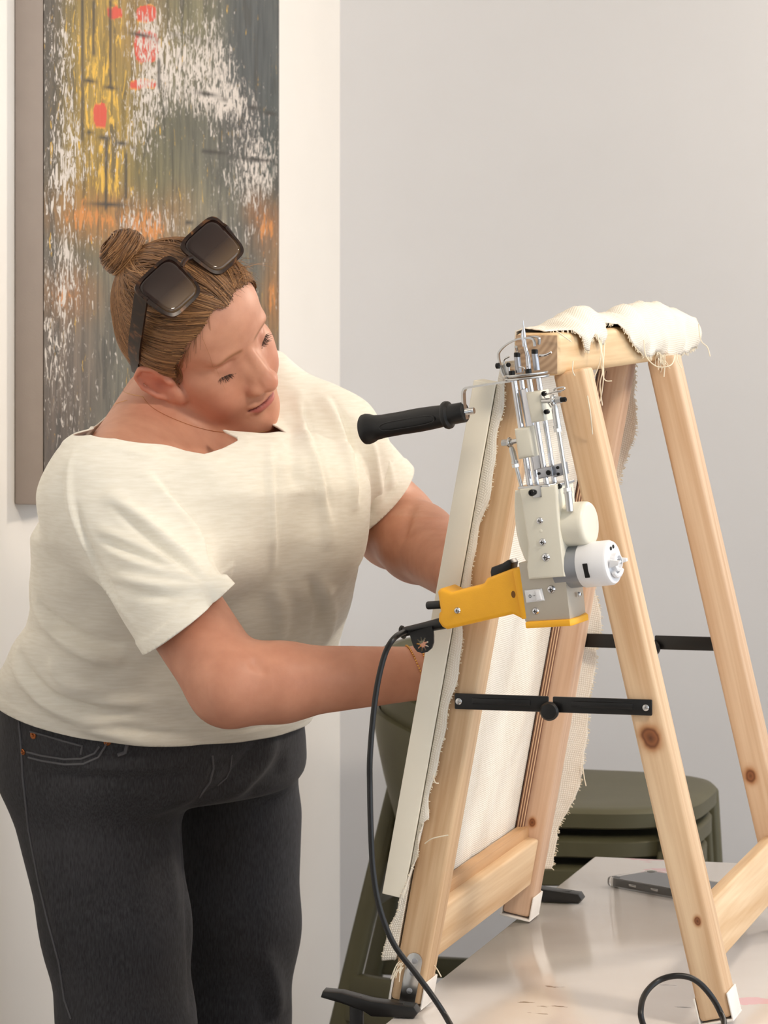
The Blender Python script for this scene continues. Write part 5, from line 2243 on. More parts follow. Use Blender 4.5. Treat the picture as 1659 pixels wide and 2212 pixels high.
# lids and brows
tint(0.35 * gau(0.031, 0.078, -0.001, 0.013), (176, 118, 104))
bz = 0.0130 + 0.004 * np.sin(np.clip((ax_ - 0.010) / 0.04, 0, 1) * math.pi) - 0.08 * np.clip(ax_ - 0.036, 0, 1)
tint(0.8 * np.exp(-((z_ - bz) / 0.0028) ** 2) * np.clip((ax_ - 0.009) / 0.006, 0, 1) * np.clip((0.055 - ax_) / 0.014, 0, 1) * (y_ > 0.04) * headm, (150, 104, 72))
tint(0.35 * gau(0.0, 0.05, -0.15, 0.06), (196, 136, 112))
# sun flushed arms
arm = np.clip((BV[:, 2] < 1.20) * 1.0, 0, 1)
tint(0.55 * arm, (206, 142, 114))
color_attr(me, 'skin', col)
mskin, nt, b = nmat('skin')
at_ = node(nt, 'ShaderNodeAttribute', attribute_name='skin')
tc = node(nt, 'ShaderNodeTexCoord')
nz = node(nt, 'ShaderNodeTexNoise', i_Scale=38.0, i_Detail=5.0)
nt.links.new(tc.outputs['Object'], nz.inputs['Vector'])
r = ramp(nt, [(0.3, (0.90, 0.86, 0.84, 1)), (0.7, (1.06, 1.08, 1.08, 1))], nz.outputs['Fac'])
mx = node(nt, 'ShaderNodeMix', data_type='RGBA', blend_type='MULTIPLY')
mx.inputs['Factor'].default_value = 1.0
nt.links.new(at_.outputs['Color'], mx.inputs['A'])
nt.links.new(r.outputs['Color'], mx.inputs['B'])
nt.links.new(mx.outputs['Result'], b.inputs['Base Color'])
b.inputs['Roughness'].default_value = 0.48
b.inputs['Specular IOR Level'].default_value = 0.4
b.inputs['Subsurface Weight'].default_value = 0.12
b.inputs['Subsurface Radius'].default_value = (0.010, 0.004, 0.002)
b.inputs['Subsurface Scale'].default_value = 0.6
n2 = node(nt, 'ShaderNodeTexNoise', i_Scale=420.0, i_Detail=2.0)
nt.links.new(tc.outputs['Object'], n2.inputs['Vector'])
bp = node(nt, 'ShaderNodeBump', i_Strength=0.08, i_Distance=0.0008)
nt.links.new(n2.outputs['Fac'], bp.inputs['Height'])
nt.links.new(bp.outputs['Normal'], b.inputs['Normal'])
body = link('body', me, mskin, person)
body_bvh = bvh_of(BV, BF)

# lashes on both lids
mlash = simple('dark_lashes', (62, 44, 36), 0.6)
for sx in (1, -1):
    mb = MB()
    rl = random.Random(5)
    for i in range(38):
        t = i / 37
        x = 0.0185 + 0.0270 * t
        zl = -0.0095 - 0.0022 * math.sin(math.pi * t) + 0.0025 * t
        rx = x - 0.0312
        yl = 0.0625 + math.sqrt(max(0.0144 ** 2 - (rx * 0.934) ** 2 - (zl + 0.003) ** 2, 1e-7))
        L_ = 0.0052 + 0.0035 * t + rl.uniform(-0.0018, 0.0014)
        jx = rl.uniform(-0.0012, 0.0012)
        p0 = hw(sx * x, yl - 0.0006, zl)
        p1 = hw(sx * (x + jx * 0.5 + 0.0015 * (t - 0.3) * 2), yl + L_ * 0.6, zl - L_ * 0.55)
        p2 = hw(sx * (x + jx + 0.004 * (t - 0.25) * 2), yl + L_ * 1.0, zl - L_ * 0.55 + 0.0004)
        mb.tube([p0, p1, p2], [0.00034, 0.00026, 0.0001], 5)
    band = [hw(sx * (0.0175 + 0.0285 * t), 0.0625 + math.sqrt(max(0.0144 ** 2 - ((0.0175 + 0.0285 * t - 0.0312) * 0.934) ** 2 - (-0.0065 - 0.0022 * math.sin(math.pi * t) + 0.0025 * t) ** 2, 1e-7)) - 0.0002,
               -0.0095 - 0.0022 * math.sin(math.pi * t) + 0.0025 * t) for t in np.linspace(0.02, 0.98, 16)]
    mb.tube(band, 0.00055, 6)
    o = mb.build('eyelashes', mlash, person)
    o['kind'] = 'stuff'

# ------------------------------------------------------------------ T-shirt
SH_T = slice_table(TORSO, 0.0)
HEM_R = P(374, 1366, 3.60)
HEM_L = P(805, 1092, 4.04)


def trunk_field(p):
    p = p.astype(np.float32)
    d = slices(p, SH_T, 0.72, ex=2.2, top=ZTOP, bottom=0.88)
    nb = np.array(NB)
    sr, sl = np.array(S_R), np.array(S_L)
    d = smin(d, rcone(p, nb + np.array([0, 0, -0.006]), sl, 0.054, 0.054), 0.04)
    d = smin(d, rcone(p, np.array(P(575, 835, 3.99)), sl, 0.041, 0.050), 0.03)
    al = np.array(E_L) - sl
    d = smin(d, rcone(p, sl, sl + al * 0.30, 0.054, 0.052), 0.035)
    # bust
    ch = np.array(P(455, 1130, 3.86))
    for s in (-1, 1):
        d = smin(d, sph(p, ch + FWD * 0.075 + LEFT * 0.075 * s + np.array([0, 0, -0.015]), 0.054), 0.06)
    return d


def shirt_field(p):
    p = p.astype(np.float32)
    d = trunk_field(p)
    nb = np.array(NB)
    sr = np.array(S_R)
    d = smin(d, rcone(p, nb + np.array([0, 0, -0.006]), sr, 0.054, 0.049), 0.055)
    d = smin(d, rcone(p, np.array(P(332, 862, 3.975)), sr, 0.038, 0.046), 0.03)
    ar = np.array(E_R) - sr
    d = smin(d, rcone(p, sr, sr + ar * 1.0, 0.053, 0.057), 0.045)
    return d


xs = axis(-0.56, 0.16, 0.0031)
ys = axis(3.50, 4.36, 0.0036)
zs = axis(0.88, 1.42, 0.0031)
SV, SF = surface_nets(shirt_field, xs, ys, zs, 0.006)
SV = smooth_mesh(SV, SF, 2, 0.5)
sh_bvh = bvh_of(SV, SF)
SN = vnormals(SV, SF)
shirt_folds = [
    # pleats falling from the far shoulder
    ([(640, 830), (662, 920), (690, 1020), (706, 1110), (712, 1190)], 0.0050, 0.009),
    ([(652, 860), (676, 950), (702, 1050), (716, 1130)], -0.0040, 0.0050),
    ([(586, 945), (588, 1040), (588, 1140), (590, 1240)], 0.0030, 0.006),
    ([(594, 960), (597, 1060), (598, 1180)], -0.0022, 0.0045),
    ([(700, 850), (735, 930), (756, 1020), (766, 1110)], 0.0052, 0.009),
    ([(712, 850), (748, 930), (768, 1010), (775, 1090)], -0.0050, 0.0050),
    ([(760, 890), (800, 970), (818, 1050), (815, 1100)], 0.0036, 0.008),
    ([(620, 900), (632, 980), (640, 1060)], -0.0024, 0.009),
    # near sleeve: the big fold from the shoulder into the crook, ripples on the sleeve
    ([(225, 1055), (270, 1100), (325, 1145), (385, 1195), (440, 1250)], 0.0062, 0.010),
    ([(235, 1085), (285, 1130), (340, 1178), (395, 1222), (440, 1262)], -0.0050, 0.0055),
    ([(300, 1010), (370, 1080), (420, 1150), (450, 1230)], 0.0032, 0.010),
    ([(318, 1010), (392, 1085), (438, 1155), (460, 1225)], -0.0032, 0.006),
    ([(205, 1140), (280, 1170), (360, 1210), (430, 1260)], 0.0030, 0.006),
    ([(215, 1180), (290, 1215), (370, 1240), (440, 1262)], 0.0032, 0.006),
    ([(212, 1162), (285, 1195), (365, 1228)], -0.0026, 0.0045),
    ([(230, 1240), (310, 1262), (390, 1270), (450, 1272)], 0.0030, 0.006),
    ([(235, 1262), (320, 1285), (400, 1288)], -0.0024, 0.0050),
    # sleeve seam
    ([(165, 965), (150, 1010), (148, 1070), (168, 1140), (210, 1235), (255, 1305), (298, 1362)], 0.0026, 0.0042),
    ([(158, 1075), (180, 1150), (222, 1240), (262, 1305)], -0.0022, 0.0050),
    # crook between arm and belly
    ([(448, 1262), (480, 1320), (520, 1375), (550, 1412)], -0.0050, 0.008),
    ([(468, 1240), (530, 1310), (590, 1370), (640, 1405)], 0.0036, 0.012),
    ([(590, 1260), (610, 1330), (600, 1400)], 0.0030, 0.010),
    ([(660, 1240), (690, 1310), (680, 1380)], -0.0030, 0.009),
    ([(690, 1250), (715, 1320), (705, 1390)], 0.0030, 0.009),
    # side and hem
    ([(82, 1295), (130, 1350), (200, 1385), (270, 1400)], -0.0045, 0.007),
    ([(70, 1300), (120, 1368), (190, 1410), (270, 1430)], 0.0050, 0.010),
    ([(110, 1420), (120, 1455), (160, 1480), (240, 1495)], 0.0030, 0.007),
    ([(40, 1400), (60, 1450), (110, 1500), (190, 1530), (300, 1545)], -0.0045, 0.007),
    ([(28, 1420), (50, 1470), (105, 1520), (190, 1553), (300, 1570)], 0.0048, 0.009),
    ([(100, 1480), (200, 1510), (320, 1520), (440, 1530)], 0.0022, 0.010),
    ([(100, 1535), (220, 1580), (330, 1602), (430, 1608)], 0.0026, 0.007),
    ([(200, 1550), (320, 1585), (440, 1598), (520, 1590)], -0.0020, 0.007),
    ([(240, 960), (330, 990), (430, 1020)], 0.0014, 0.012),
]
SV = fold_displace(SV, SN, sh_bvh, shirt_folds, 1.6)
rs = np.random.RandomState(4)
ph = rs.rand(6) * 6
fine = 0.0006 * (np.sin(SV[:, 0] * 60 + SV[:, 2] * 90 + ph[0]) + np.sin(SV[:, 0] * 95 - SV[:, 2] * 45 + SV[:, 1] * 40 + ph[1]) + np.sin(SV[:, 1] * 70 + SV[:, 2] * 55 + ph[2]))
SV = SV + SN * fine[:, None]


def plane_clip(c, n):
    c, n = np.array(c), np.array(n)
    return lambda V: -((V - c) @ n)


ARM_R = (E_R - S_R).normalized()
ARM_L = (E_L - S_L).normalized()


HN_R = np.array(ARM_R) + np.array([0, 0.60, 0])
HN_R /= np.linalg.norm(HN_R)


def g_sleeve_r(V):
    # only the sleeve: the trunk itself is left whole
    g_ = -((V - np.array(HEM_R)) @ HN_R)
    a = np.array(S_R)
    t = np.clip(((V - a) @ np.array(ARM_R)), 0, 0.4)
    dist = np.linalg.norm(V - a - t[:, None] * np.array(ARM_R), axis=1)
    return np.maximum(np.maximum(g_, 0.013 - trunk_field(V)), dist - 0.085)


HN_L = (E_L - S_L).normalized() * 0.75 + Vector((0.35, -0.1, -0.25))
HN_L.normalize()


def uv_of(V):
    return V @ LEFT, V @ FWD


HC = np.array([-0.2546, 4.04, 0.0])


def g_hem(V):
    u, v = uv_of(V - HC)
    return V[:, 2] - (0.9815 - 0.010 * u - 0.2235 * v)


NAX = np.array(hw(0, -0.022, -0.045)) - np.array(P(430, 1200, 3.94))
NAX /= np.linalg.norm(NAX)
NU = LEFT - NAX * (LEFT @ NAX)
NU /= np.linalg.norm(NU)
NV = FWD - NAX * (FWD @ NAX) - NU * (FWD @ NU)
NV /= np.linalg.norm(NV)


def neck_polar(V):
    r = V - np.array(NB)
    return np.arctan2(r @ NV, r @ NU), r @ NAX


nl = []
for (x, y) in ((200, 938), (250, 947), (330, 955), (400, 972), (440, 979), (480, 968), (508, 948)):
    h, _ = hit(sh_bvh, x, y)
    if h is not None:
        nl.append([float(c[0]) if hasattr(c, '__len__') else float(c) for c in neck_polar(np.array(h)[None])])
h, _ = hit(sh_bvh, 640, 790)
if h is not None:
    fa_, ft_ = neck_polar(np.array(h)[None])
    nl.append([0.15, float(ft_[0]) + 0.022])
nl = [(a_ % (2 * math.pi), t_) for a_, t_ in nl]
nl.sort()
near_t = nl[-1][1]
nl.append((math.pi * 1.12, near_t - 0.016))
nl.append((math.pi * 1.5, near_t - 0.010))
nl.insert(1, ((nl[0][0] + nl[1][0]) / 2, nl[1][1] + 0.55 * (nl[0][1] - nl[1][1])))
nl.insert(2, (nl[2][0] - 0.10, nl[2][1] + 0.008))
nl.append((math.pi * 1.85, nl[0][1]))
na_ = np.array([n[0] for n in nl])
nt_ = np.array([n[1] for n in nl])


def g_neck(V):
    a_, t_ = neck_polar(V)
    r = V - np.array(NB)
    rad = np.sqrt((r @ NU) ** 2 + (r @ NV) ** 2)
    g_ = np.interp(a_ % (2 * math.pi), na_, nt_, period=2 * math.pi) - t_
    return np.where((t_ > -0.07) & (t_ < 0.2), np.minimum(g_, rad - 0.080 - 0.050 * np.exp(-((a_ - 1.40) / 0.42) ** 4)), g_)


def band(gv, w, h):
    # a doubled hem: slightly proud of the cloth, close to the cut edge
    return np.where((gv > -0.01) & (gv < 0.05), h * np.clip((w - gv) / 0.003 + 0.5, 0, 1), 0)


SN = vnormals(SV, SF)
_a = np.array(S_R)
_t = np.clip(((SV - _a) @ np.array(ARM_R)), 0, 0.4)
_d = np.linalg.norm(SV - _a - _t[:, None] * np.array(ARM_R), axis=1)
bd = band(np.where(_d < 0.085, g_sleeve_r(SV), 1.0), 0.013, 0.0016)
bd = bd + band(g_hem(SV), 0.014, 0.0014)
bd = bd + band(g_neck(SV), 0.009, 0.0014)
SV = SV + SN * bd[:, None]
for gf in (g_sleeve_r, g_hem, g_neck):
    SV, SF = clip_mesh(SV, SF, gf)


# far sleeve, set in at the armhole
def sleeve_field(p):
    p = p.astype(np.float32)
    sl = np.array(S_L)
    al = np.array(E_L) - sl
    d = rcone(p, sl + al * 0.05, sl + al * 1.3, 0.0555, 0.060)
    return d


LV, LFc = surface_nets(sleeve_field, axis(-0.18, 0.16, 0.0034), axis(3.84, 4.24, 0.0034), axis(1.02, 1.40, 0.0034), 0.006)
lb = bvh_of(LV, LFc)
LV = fold_displace(LV, vnormals(LV, LFc), lb, [
    ([(760, 900), (800, 980), (815, 1060), (805, 1110)], 0.0040, 0.008),
    ([(775, 900), (815, 970), (832, 1040)], -0.0040, 0.005),
    ([(800, 930), (836, 1000), (845, 1060)], 0.0030, 0.007),
    ([(770, 1010), (790, 1070), (785, 1130)], -0.0030, 0.006)], 1.2)
LV = LV + vnormals(LV, LFc) * band(-((LV - np.array(HEM_L)) @ np.array(HN_L)), 0.013, 0.0016)[:, None]
LV, LFc = clip_mesh(LV, LFc, lambda V: -((V - np.array(HEM_L)) @ np.array(HN_L)))
SF = np.concatenate([SF, LFc + len(SV)])
SV = np.concatenate([SV, LV])
me = np_mesh('t_shirt', SV, SF)


def knit(name, colr, colr2):
    m, nt, b = nmat(name)
    L = nt.links.new
    tc = node(nt, 'ShaderNodeTexCoord')
    mp = node(nt, 'ShaderNodeMapping')
    mp.inputs['Scale'].default_value = (50, 50, 420)
    mp.inputs['Rotation'].default_value = (0.0, -0.10, 0.0)
    L(tc.outputs['Object'], mp.inputs['Vector'])
    nz = node(nt, 'ShaderNodeTexNoise', i_Scale=1.0, i_Detail=4.0)
    L(mp.outputs['Vector'], nz.inputs['Vector'])
    r = ramp(nt, [(0.35, srgb(colr2)), (0.65, srgb(colr))], nz.outputs['Fac'])
    L(r.outputs['Color'], b.inputs['Base Color'])
    b.inputs['Roughness'].default_value = 0.9
    b.inputs['Specular IOR Level'].default_value = 0.15
    b.inputs['Sheen Weight'].default_value = 0.15
    bp = node(nt, 'ShaderNodeBump', i_Strength=0.22, i_Distance=0.0008)
    L(nz.outputs['Fac'], bp.inputs['Height'])
    L(bp.outputs['Normal'], b.inputs['Normal'])
    return m


sh = link('t_shirt', me, knit('cream_slub_knit', (247, 244, 233), (240, 236, 223)), person)
md = sh.modifiers.new('thickness', 'SOLIDIFY')
md.thickness = 0.0016
md.offset = -1

# ------------------------------------------------------------------ jeans
JT = ((1440, 52, 640, 4.02), (1500, 22, 640, 4.03), (1560, 14, 640, 4.04), (1600, 12, 645, 4.05), (1660, 9, 648, 4.06), (1720, 18, 648, 4.06), (1780, 32, 648, 4.06))
J_T = slice_table(JT, 0.0)
ZCR = CAMZ - (1735 - YH) / F * 4.06
L1 = [P(208, 1740, 4.00), P(250, 2000, 3.98), P(273, 2210, 3.97)]
L2 = [P(503, 1760, 4.16), P(496, 2000, 4.16), P(486, 2210, 4.16)]


def down(a, b, z):
    t = (z - a.z) / (b.z - a.z)
    return a + (b - a) * t


K1, K2 = down(L1[1], L1[2], 0.06), down(L2[1], L2[2], 0.06)


def jeans_field(p):
    p = p.astype(np.float32)
    d = slices(p, J_T, 0.74, ex=2.3, bottom=ZCR + 0.01)
    a = rcone(p, L1[0], L1[1], 0.0945, 0.0815)
    a = smin(a, rcone(p, L1[1], L1[2], 0.0815, 0.0745), 0.02)
    a = smin(a, rcone(p, L1[2], K1, 0.0745, 0.082), 0.02)
    b = rcone(p, L2[0], L2[1], 0.0810, 0.0800)
    b = smin(b, rcone(p, L2[1], L2[2], 0.0800, 0.0735), 0.02)
    b = smin(b, rcone(p, L2[2], K2, 0.0735, 0.080), 0.02)
    legs = smin(a, b, 0.008)
    d = smin(d, legs, 0.03)
    return d


xs = axis(-0.56, 0.02, 0.0055)
ys = axis(3.80, 4.36, 0.006)
zs = axis(0.0, 1.08, 0.0055)
JV, JF = surface_nets(jeans_field, xs, ys, zs, 0.006)
JV = smooth_mesh(JV, JF, 2, 0.5)
j_bvh = bvh_of(JV, JF)
JN = vnormals(JV, JF)
jeans_folds = [
    ([(560, 1600), (520, 1660), (470, 1710), (400, 1745)], -0.0050, 0.010),
    ([(600, 1590), (560, 1660), (500, 1715), (420, 1765)], 0.0045, 0.011),
    ([(620, 1640), (560, 1700), (480, 1750), (410, 1785)], -0.0035, 0.012),
    ([(70, 1665), (180, 1675), (300, 1680), (420, 1668)], -0.0032, 0.009),
    ([(70, 1650), (180, 1660), (300, 1664), (420, 1650)], 0.0030, 0.010),
    ([(385, 1760), (400, 1850), (406, 1950), (410, 2080), (414, 2205)], -0.0035, 0.008),
    ([(350, 1790), (370, 1880), (380, 2000)], 0.0030, 0.012),
    ([(300, 1760), (350, 1745), (400, 1725), (440, 1700)], 0.0025, 0.012),
    ([(60, 1740), (85, 1850), (110, 1950), (140, 2080)], 0.0020, 0.008),
    ([(560, 2050), (590, 2120), (600, 2200)], 0.0050, 0.014),
    ([(560, 2140), (575, 2190), (580, 2212)], -0.0050, 0.010),
    ([(470, 1600), (450, 1640), (438, 1680), (425, 1700)], 0.0024, 0.007),
]
JV = fold_displace(JV, JN, j_bvh, jeans_folds, 1.4)
JV, JF = clip_mesh(JV, JF, lambda V: 1.022 - V[:, 2] + 0.15 * (V[:, 1] - 4.05) - 0.12 * (V[:, 0] + 0.25))
JV, JF = clip_mesh(JV, JF, lambda V: V[:, 2] - 0.035)
me = np_mesh('jeans', JV, JF)
mj, nt, b = nmat('charcoal_denim')
L = nt.links.new
tc = node(nt, 'ShaderNodeTexCoord')
mp = node(nt, 'ShaderNodeMapping')
mp.inputs['Scale'].default_value = (700, 700, 120)
L(tc.outputs['Object'], mp.inputs['Vector'])
nz = node(nt, 'ShaderNodeTexNoise', i_Scale=1.0, i_Detail=3.0)
L(mp.outputs['Vector'], nz.inputs['Vector'])
nz2 = node(nt, 'ShaderNodeTexNoise', i_Scale=9.0, i_Detail=3.0)
L(tc.outputs['Object'], nz2.inputs['Vector'])
ad = node(nt, 'ShaderNodeMath', operation='MULTIPLY_ADD')
L(nz2.outputs['Fac'], ad.inputs[0])
ad.inputs[1].default_value = 0.5
L(nz.outputs['Fac'], ad.inputs[2])
r = ramp(nt, [(0.5, srgb(48, 48, 51)), (0.95, srgb(74, 74, 78))], ad.outputs[0])
L(r.outputs['Color'], b.inputs['Base Color'])
b.inputs['Roughness'].default_value = 0.85
b.inputs['Specular IOR Level'].default_value = 0.2
b.inputs['Sheen Weight'].default_value = 0.1
bp = node(nt, 'ShaderNodeBump', i_Strength=0.25, i_Distance=0.0006)
L(nz.outputs['Fac'], bp.inputs['Height'])
L(bp.outputs['Normal'], b.inputs['Normal'])
jeans = link('jeans', me, mj, person)
md = jeans.modifiers.new('thickness', 'SOLIDIFY')
md.thickness = 0.002
md.offset = -1
j_bvh = bvh_of(JV, JF)
mseam = simple('denim_seam', (96, 96, 100), 0.8, bump=0.3, bscale=700)


def seam(name, pts, r=0.0013, n=5, mat=None):
    path = []
    for i in range(len(pts) - 1):
        for k in range(n):
            t = k / n
            x = pts[i][0] + (pts[i + 1][0] - pts[i][0]) * t
            y = pts[i][1] + (pts[i + 1][1] - pts[i][1]) * t
            h, _ = hit(j_bvh, x, y, 0.0006)
            if h is not None:
                path.append(h)
    if len(path) > 2:
        mb = MB()
        mb.tube(path, r, 7)
        return mb.build(name, mat or mseam, jeans)


seam('pocket_seam', [(62, 1636), (90, 1643), (140, 1651), (180, 1650), (212, 1636), (226, 1614), (232, 1600)])
seam('pocket_seam', [(58, 1624), (90, 1632), (140, 1640), (176, 1639), (204, 1627), (218, 1608)])
seam('coin_pocket_seam', [(66, 1580), (100, 1589), (140, 1601), (178, 1611), (174, 1634)])
seam('side_seam', [(40, 1540), (47, 1620), (50, 1680), (62, 1790), (85, 1910), (104, 1990), (128, 2080), (140, 2160), (158, 2212)], 0.0013)
seam('fly_seam', [(458, 1632), (460, 1660), (452, 1690), (436, 1712), (428, 1724)], 0.0014)
seam('fly_seam', [(500, 1630), (497, 1660), (488, 1680), (465, 1700)], 0.0010)
seam('belt_loop', [(276, 1602), (270, 1625), (250, 1632)], 0.0022)
for (x, y, rr) in ((72, 1588, 0.0044), (232, 1603, 0.0040), (50, 1624, 0.0036)):
    h, n_ = hit(j_bvh, x, y, 0.0003)
    if h is None:
        continue
    mb = MB()
    mb.lathe([(0.0, -0.001), (rr, -0.001), (rr, 0.0006), (rr * 0.8, 0.0012), (rr * 0.45, 0.0010), (rr * 0.35, 0.0022), (0.0, 0.0026)], h, n_, sides=22)
    mb.build('rivet', M['copper'], jeans)
# shoes
msh = simple('white_trainer', (225, 222, 216), 0.6)
for K in (K1, K2):
    def shoe(p, K=K):
        c = np.array([K.x, K.y, 0.0])
        d = ell(p, c + FWD * 0.05 + np.array([0, 0, 0.035]), (0.05, 0.05, 0.04))
        d = smin(d, rcone(p, c + np.array([0, 0, 0.04]) - FWD * 0.03, c + FWD * 0.13 + np.array([0, 0, 0.03]), 0.042, 0.034), 0.02)
        return smax(d, 0.002 - p[:, 2], 0.004)
    V_, F2 = surface_nets(shoe, axis(K.x - 0.15, K.x + 0.22, 0.006), axis(K.y - 0.22, K.y + 0.15, 0.006), axis(-0.02, 0.12, 0.006), 0.01)
    link('shoe', np_mesh('shoe', V_, F2), msh, person)


# ------------------------------------------------------------------ hair: cap, strands and bun
def to_head(V):
    return ((V - HO) @ HR) / HK


BUN = np.array([0.004, -0.082, 0.098])


def cap_field(p):
    q = (((p - HO) @ HR) / HK).astype(np.float32)
    d = ell(q, (0, -0.006, 0.034), (0.0785, 0.0955, 0.0895))
    d = smin(d, ell(q, (0, 0.034, 0.036), (0.0650, 0.0520, 0.0590)), 0.02)
    d = smin(d, ell(q, (0, -0.040, -0.022), (0.060, 0.052, 0.056)), 0.03)
    m = q.copy()
    m[:, 0] = np.abs(m[:, 0])
    d = smin(d, ell(m, (0.050, -0.012, 0.022), (0.030, 0.050, 0.040)), 0.02)
    return d * HK


zy = np.array([(-0.12, -0.070), (-0.075, -0.066), (-0.045, -0.044), (-0.030, -0.010), (-0.015, 0.014), (0.004, 0.012), (0.011, -0.016), (0.020, -0.014), (0.030, 0.010), (0.044, 0.034),
               (0.058, 0.058), (0.072, 0.080), (0.085, 0.088), (0.12, 0.10)])


def g_hairline(V):
    q = to_head(V)
    zm = np.interp(q[:, 1], zy[:, 0], zy[:, 1])
    wobble = 0.003 * np.sin(q[:, 0] * 160) + 0.002 * np.sin(q[:, 1] * 330)
    return (q[:, 2] - zm + wobble)


CV, CF = surface_nets(cap_field, axis(HO[0] - 0.13, HO[0] + 0.13, 0.003), axis(HO[1] - 0.13, HO[1] + 0.14, 0.003), axis(HO[2] - 0.12, HO[2] + 0.13, 0.003), 0.006)
CV = smooth_mesh(CV, CF, 1)
full_bvh = bvh_of(CV, CF)
CV, CF = clip_mesh(CV, CF, g_hairline)
hr_v, hr_f, hr_c = [CV], [CF], []
hcols = np.array([(134, 96, 62), (154, 113, 75), (114, 80, 51), (176, 133, 90), (94, 65, 42)])
hr_c.append(np.zeros((len(CV), 3)) + np.array([104, 73, 47]))
nbase = len(CV)


def add_strand(pts, r0, r1, c, sides=4):
    global nbase
    pts = np.array([tuple(p) for p in pts])
    n = len(pts)
    T = np.gradient(pts, axis=0)
    T /= np.linalg.norm(T, axis=1, keepdims=True) + 1e-12
    ref = np.array([0.31, -0.52, 0.79])
    A = np.cross(T, ref)
    A /= np.linalg.norm(A, axis=1, keepdims=True) + 1e-12
    Bn = np.cross(T, A)
    rr = np.linspace(0, 1, n)
    rad = r0 + (r1 - r0) * rr
    ring = []
    for k in range(sides):
        an = 2 * math.pi * k / sides
        ring.append(pts + (A * math.cos(an) + Bn * math.sin(an)) * rad[:, None])
    V = np.stack(ring, 1).reshape(-1, 3)
    i = np.arange(n - 1)[:, None] * sides
    k = np.arange(sides)[None, :]
    l = (k + 1) % sides
    q = np.stack([i + k, i + l, i + sides + l, i + sides + k], -1).reshape(-1, 4)
    t = np.concatenate([q[:, [0, 1, 2]], q[:, [0, 2, 3]]]) + nbase
    hr_v.append(V)
    hr_f.append(t)
    hr_c.append(np.repeat(np.array(c)[None], len(V), 0))
    nbase += len(V)


rh = np.random.RandomState(11)


def hair_color():
    return hcols[rh.choice(5, p=[0.3, 0.25, 0.2, 0.1, 0.15])] * rh.uniform(0.9, 1.08)


cq = to_head(CV)
zm = np.interp(cq[:, 1], zy[:, 0], zy[:, 1])
edge = np.nonzero((cq[:, 2] - zm < 0.006))[0]
inner = np.arange(len(CV))
bunw = np.array(hw(*BUN))
N1, N2 = 2300, 1300
starts = list(rh.choice(edge, N1)) + list(rh.choice(inner, N2))
for si, s in enumerate(starts):
    q0 = cq[s] + rh.normal(0, 0.0012, 3)
    # towards the bun, sagging over the side of the head
    side = np.sign(q0[0]) if abs(q0[0]) > 0.012 else 0.0
    q1 = BUN + rh.normal(0, 0.010, 3)
    mid = (q0 + q1) / 2 + np.array([side * 0.05, -0.030 if q0[1] > 0 else -0.01, -0.030 if abs(q0[0]) > 0.03 and q0[1] > 0.0 else 0.02])
    n = 13
    path = []
    lift = rh.uniform(0.0003, 0.0022)
    for k in range(n):
        t = k / (n - 1)
        b = (1 - t) ** 2 * q0 + 2 * t * (1 - t) * mid + t * t * q1
        w = hw(*b)
        loc, nrm, _, _ = full_bvh.find_nearest(w)
        prof = math.sin(math.pi * min(1.0, t * 1.6 + 0.02)) if t < 0.31 else 1.0
        path.append(loc + nrm * lift * prof)
    add_strand(catmull(path, 2), rh.uniform(0.0004, 0.0009), rh.uniform(0.0004, 0.0008), hair_color())
# bun: a coil of locks wound round its own axis
axb = np.array([0.05, -0.62, 0.78])
axb /= np.linalg.norm(axb)
e1 = np.cross(axb, [1, 0, 0])
e1 /= np.linalg.norm(e1)
e2 = np.cross(axb, e1)
bc = BUN + axb * 0.004
Rb = np.array([0.029, 0.029, 0.026])
for i in range(420):
    lat = rh.uniform(-0.5, 1.0)
    a0 = rh.uniform(0, 6.28)
    tilt_ = rh.uniform(-0.5, 0.5)
    lenth = rh.uniform(1.6, 3.2)
    path = []
    rr = 1.0 + rh.uniform(-0.05, 0.05)
    for k in range(12):
        a = a0 + lenth * k / 11
        la = lat + tilt_ * math.sin(a - a0) * 0.6 + 0.25 * math.sin(a * 1.0 + 0.6)
        la = max(-1.2, min(1.45, la))
        c_ = math.cos(la)
        path.append(hw(*(bc + (e1 * math.cos(a) * c_ + e2 * math.sin(a) * c_) * Rb[0] * rr + axb * math.sin(la) * Rb[2] * rr)))
    add_strand(path, 0.0010, 0.0007, hair_color())
core = MB()
cp_ = []
for i in range(12):
    la = -math.pi / 2 + math.pi * i / 11
    cp_.append((max(0.0, math.cos(la)) * 0.0255 * HK, math.sin(la) * 0.0225 * HK))
core.lathe(cp_, hw(*bc), Vector(HR @ axb), sides=24)
tri = []
for f in core.f:
    for k in range(1, len(f) - 1):
        tri.append((f[0], f[k], f[k + 1]))
hr_v.append(np.array([tuple(v) for v in core.v]))
hr_f.append(np.array(tri) + nbase)
hr_c.append(np.zeros((len(core.v), 3)) + np.array([104, 73, 47]))
nbase += len(core.v)


def head_off(q, off):
    w = hw(*q)
    loc, nrm, _, _ = body_bvh.find_nearest(w)
    return loc + nrm * off


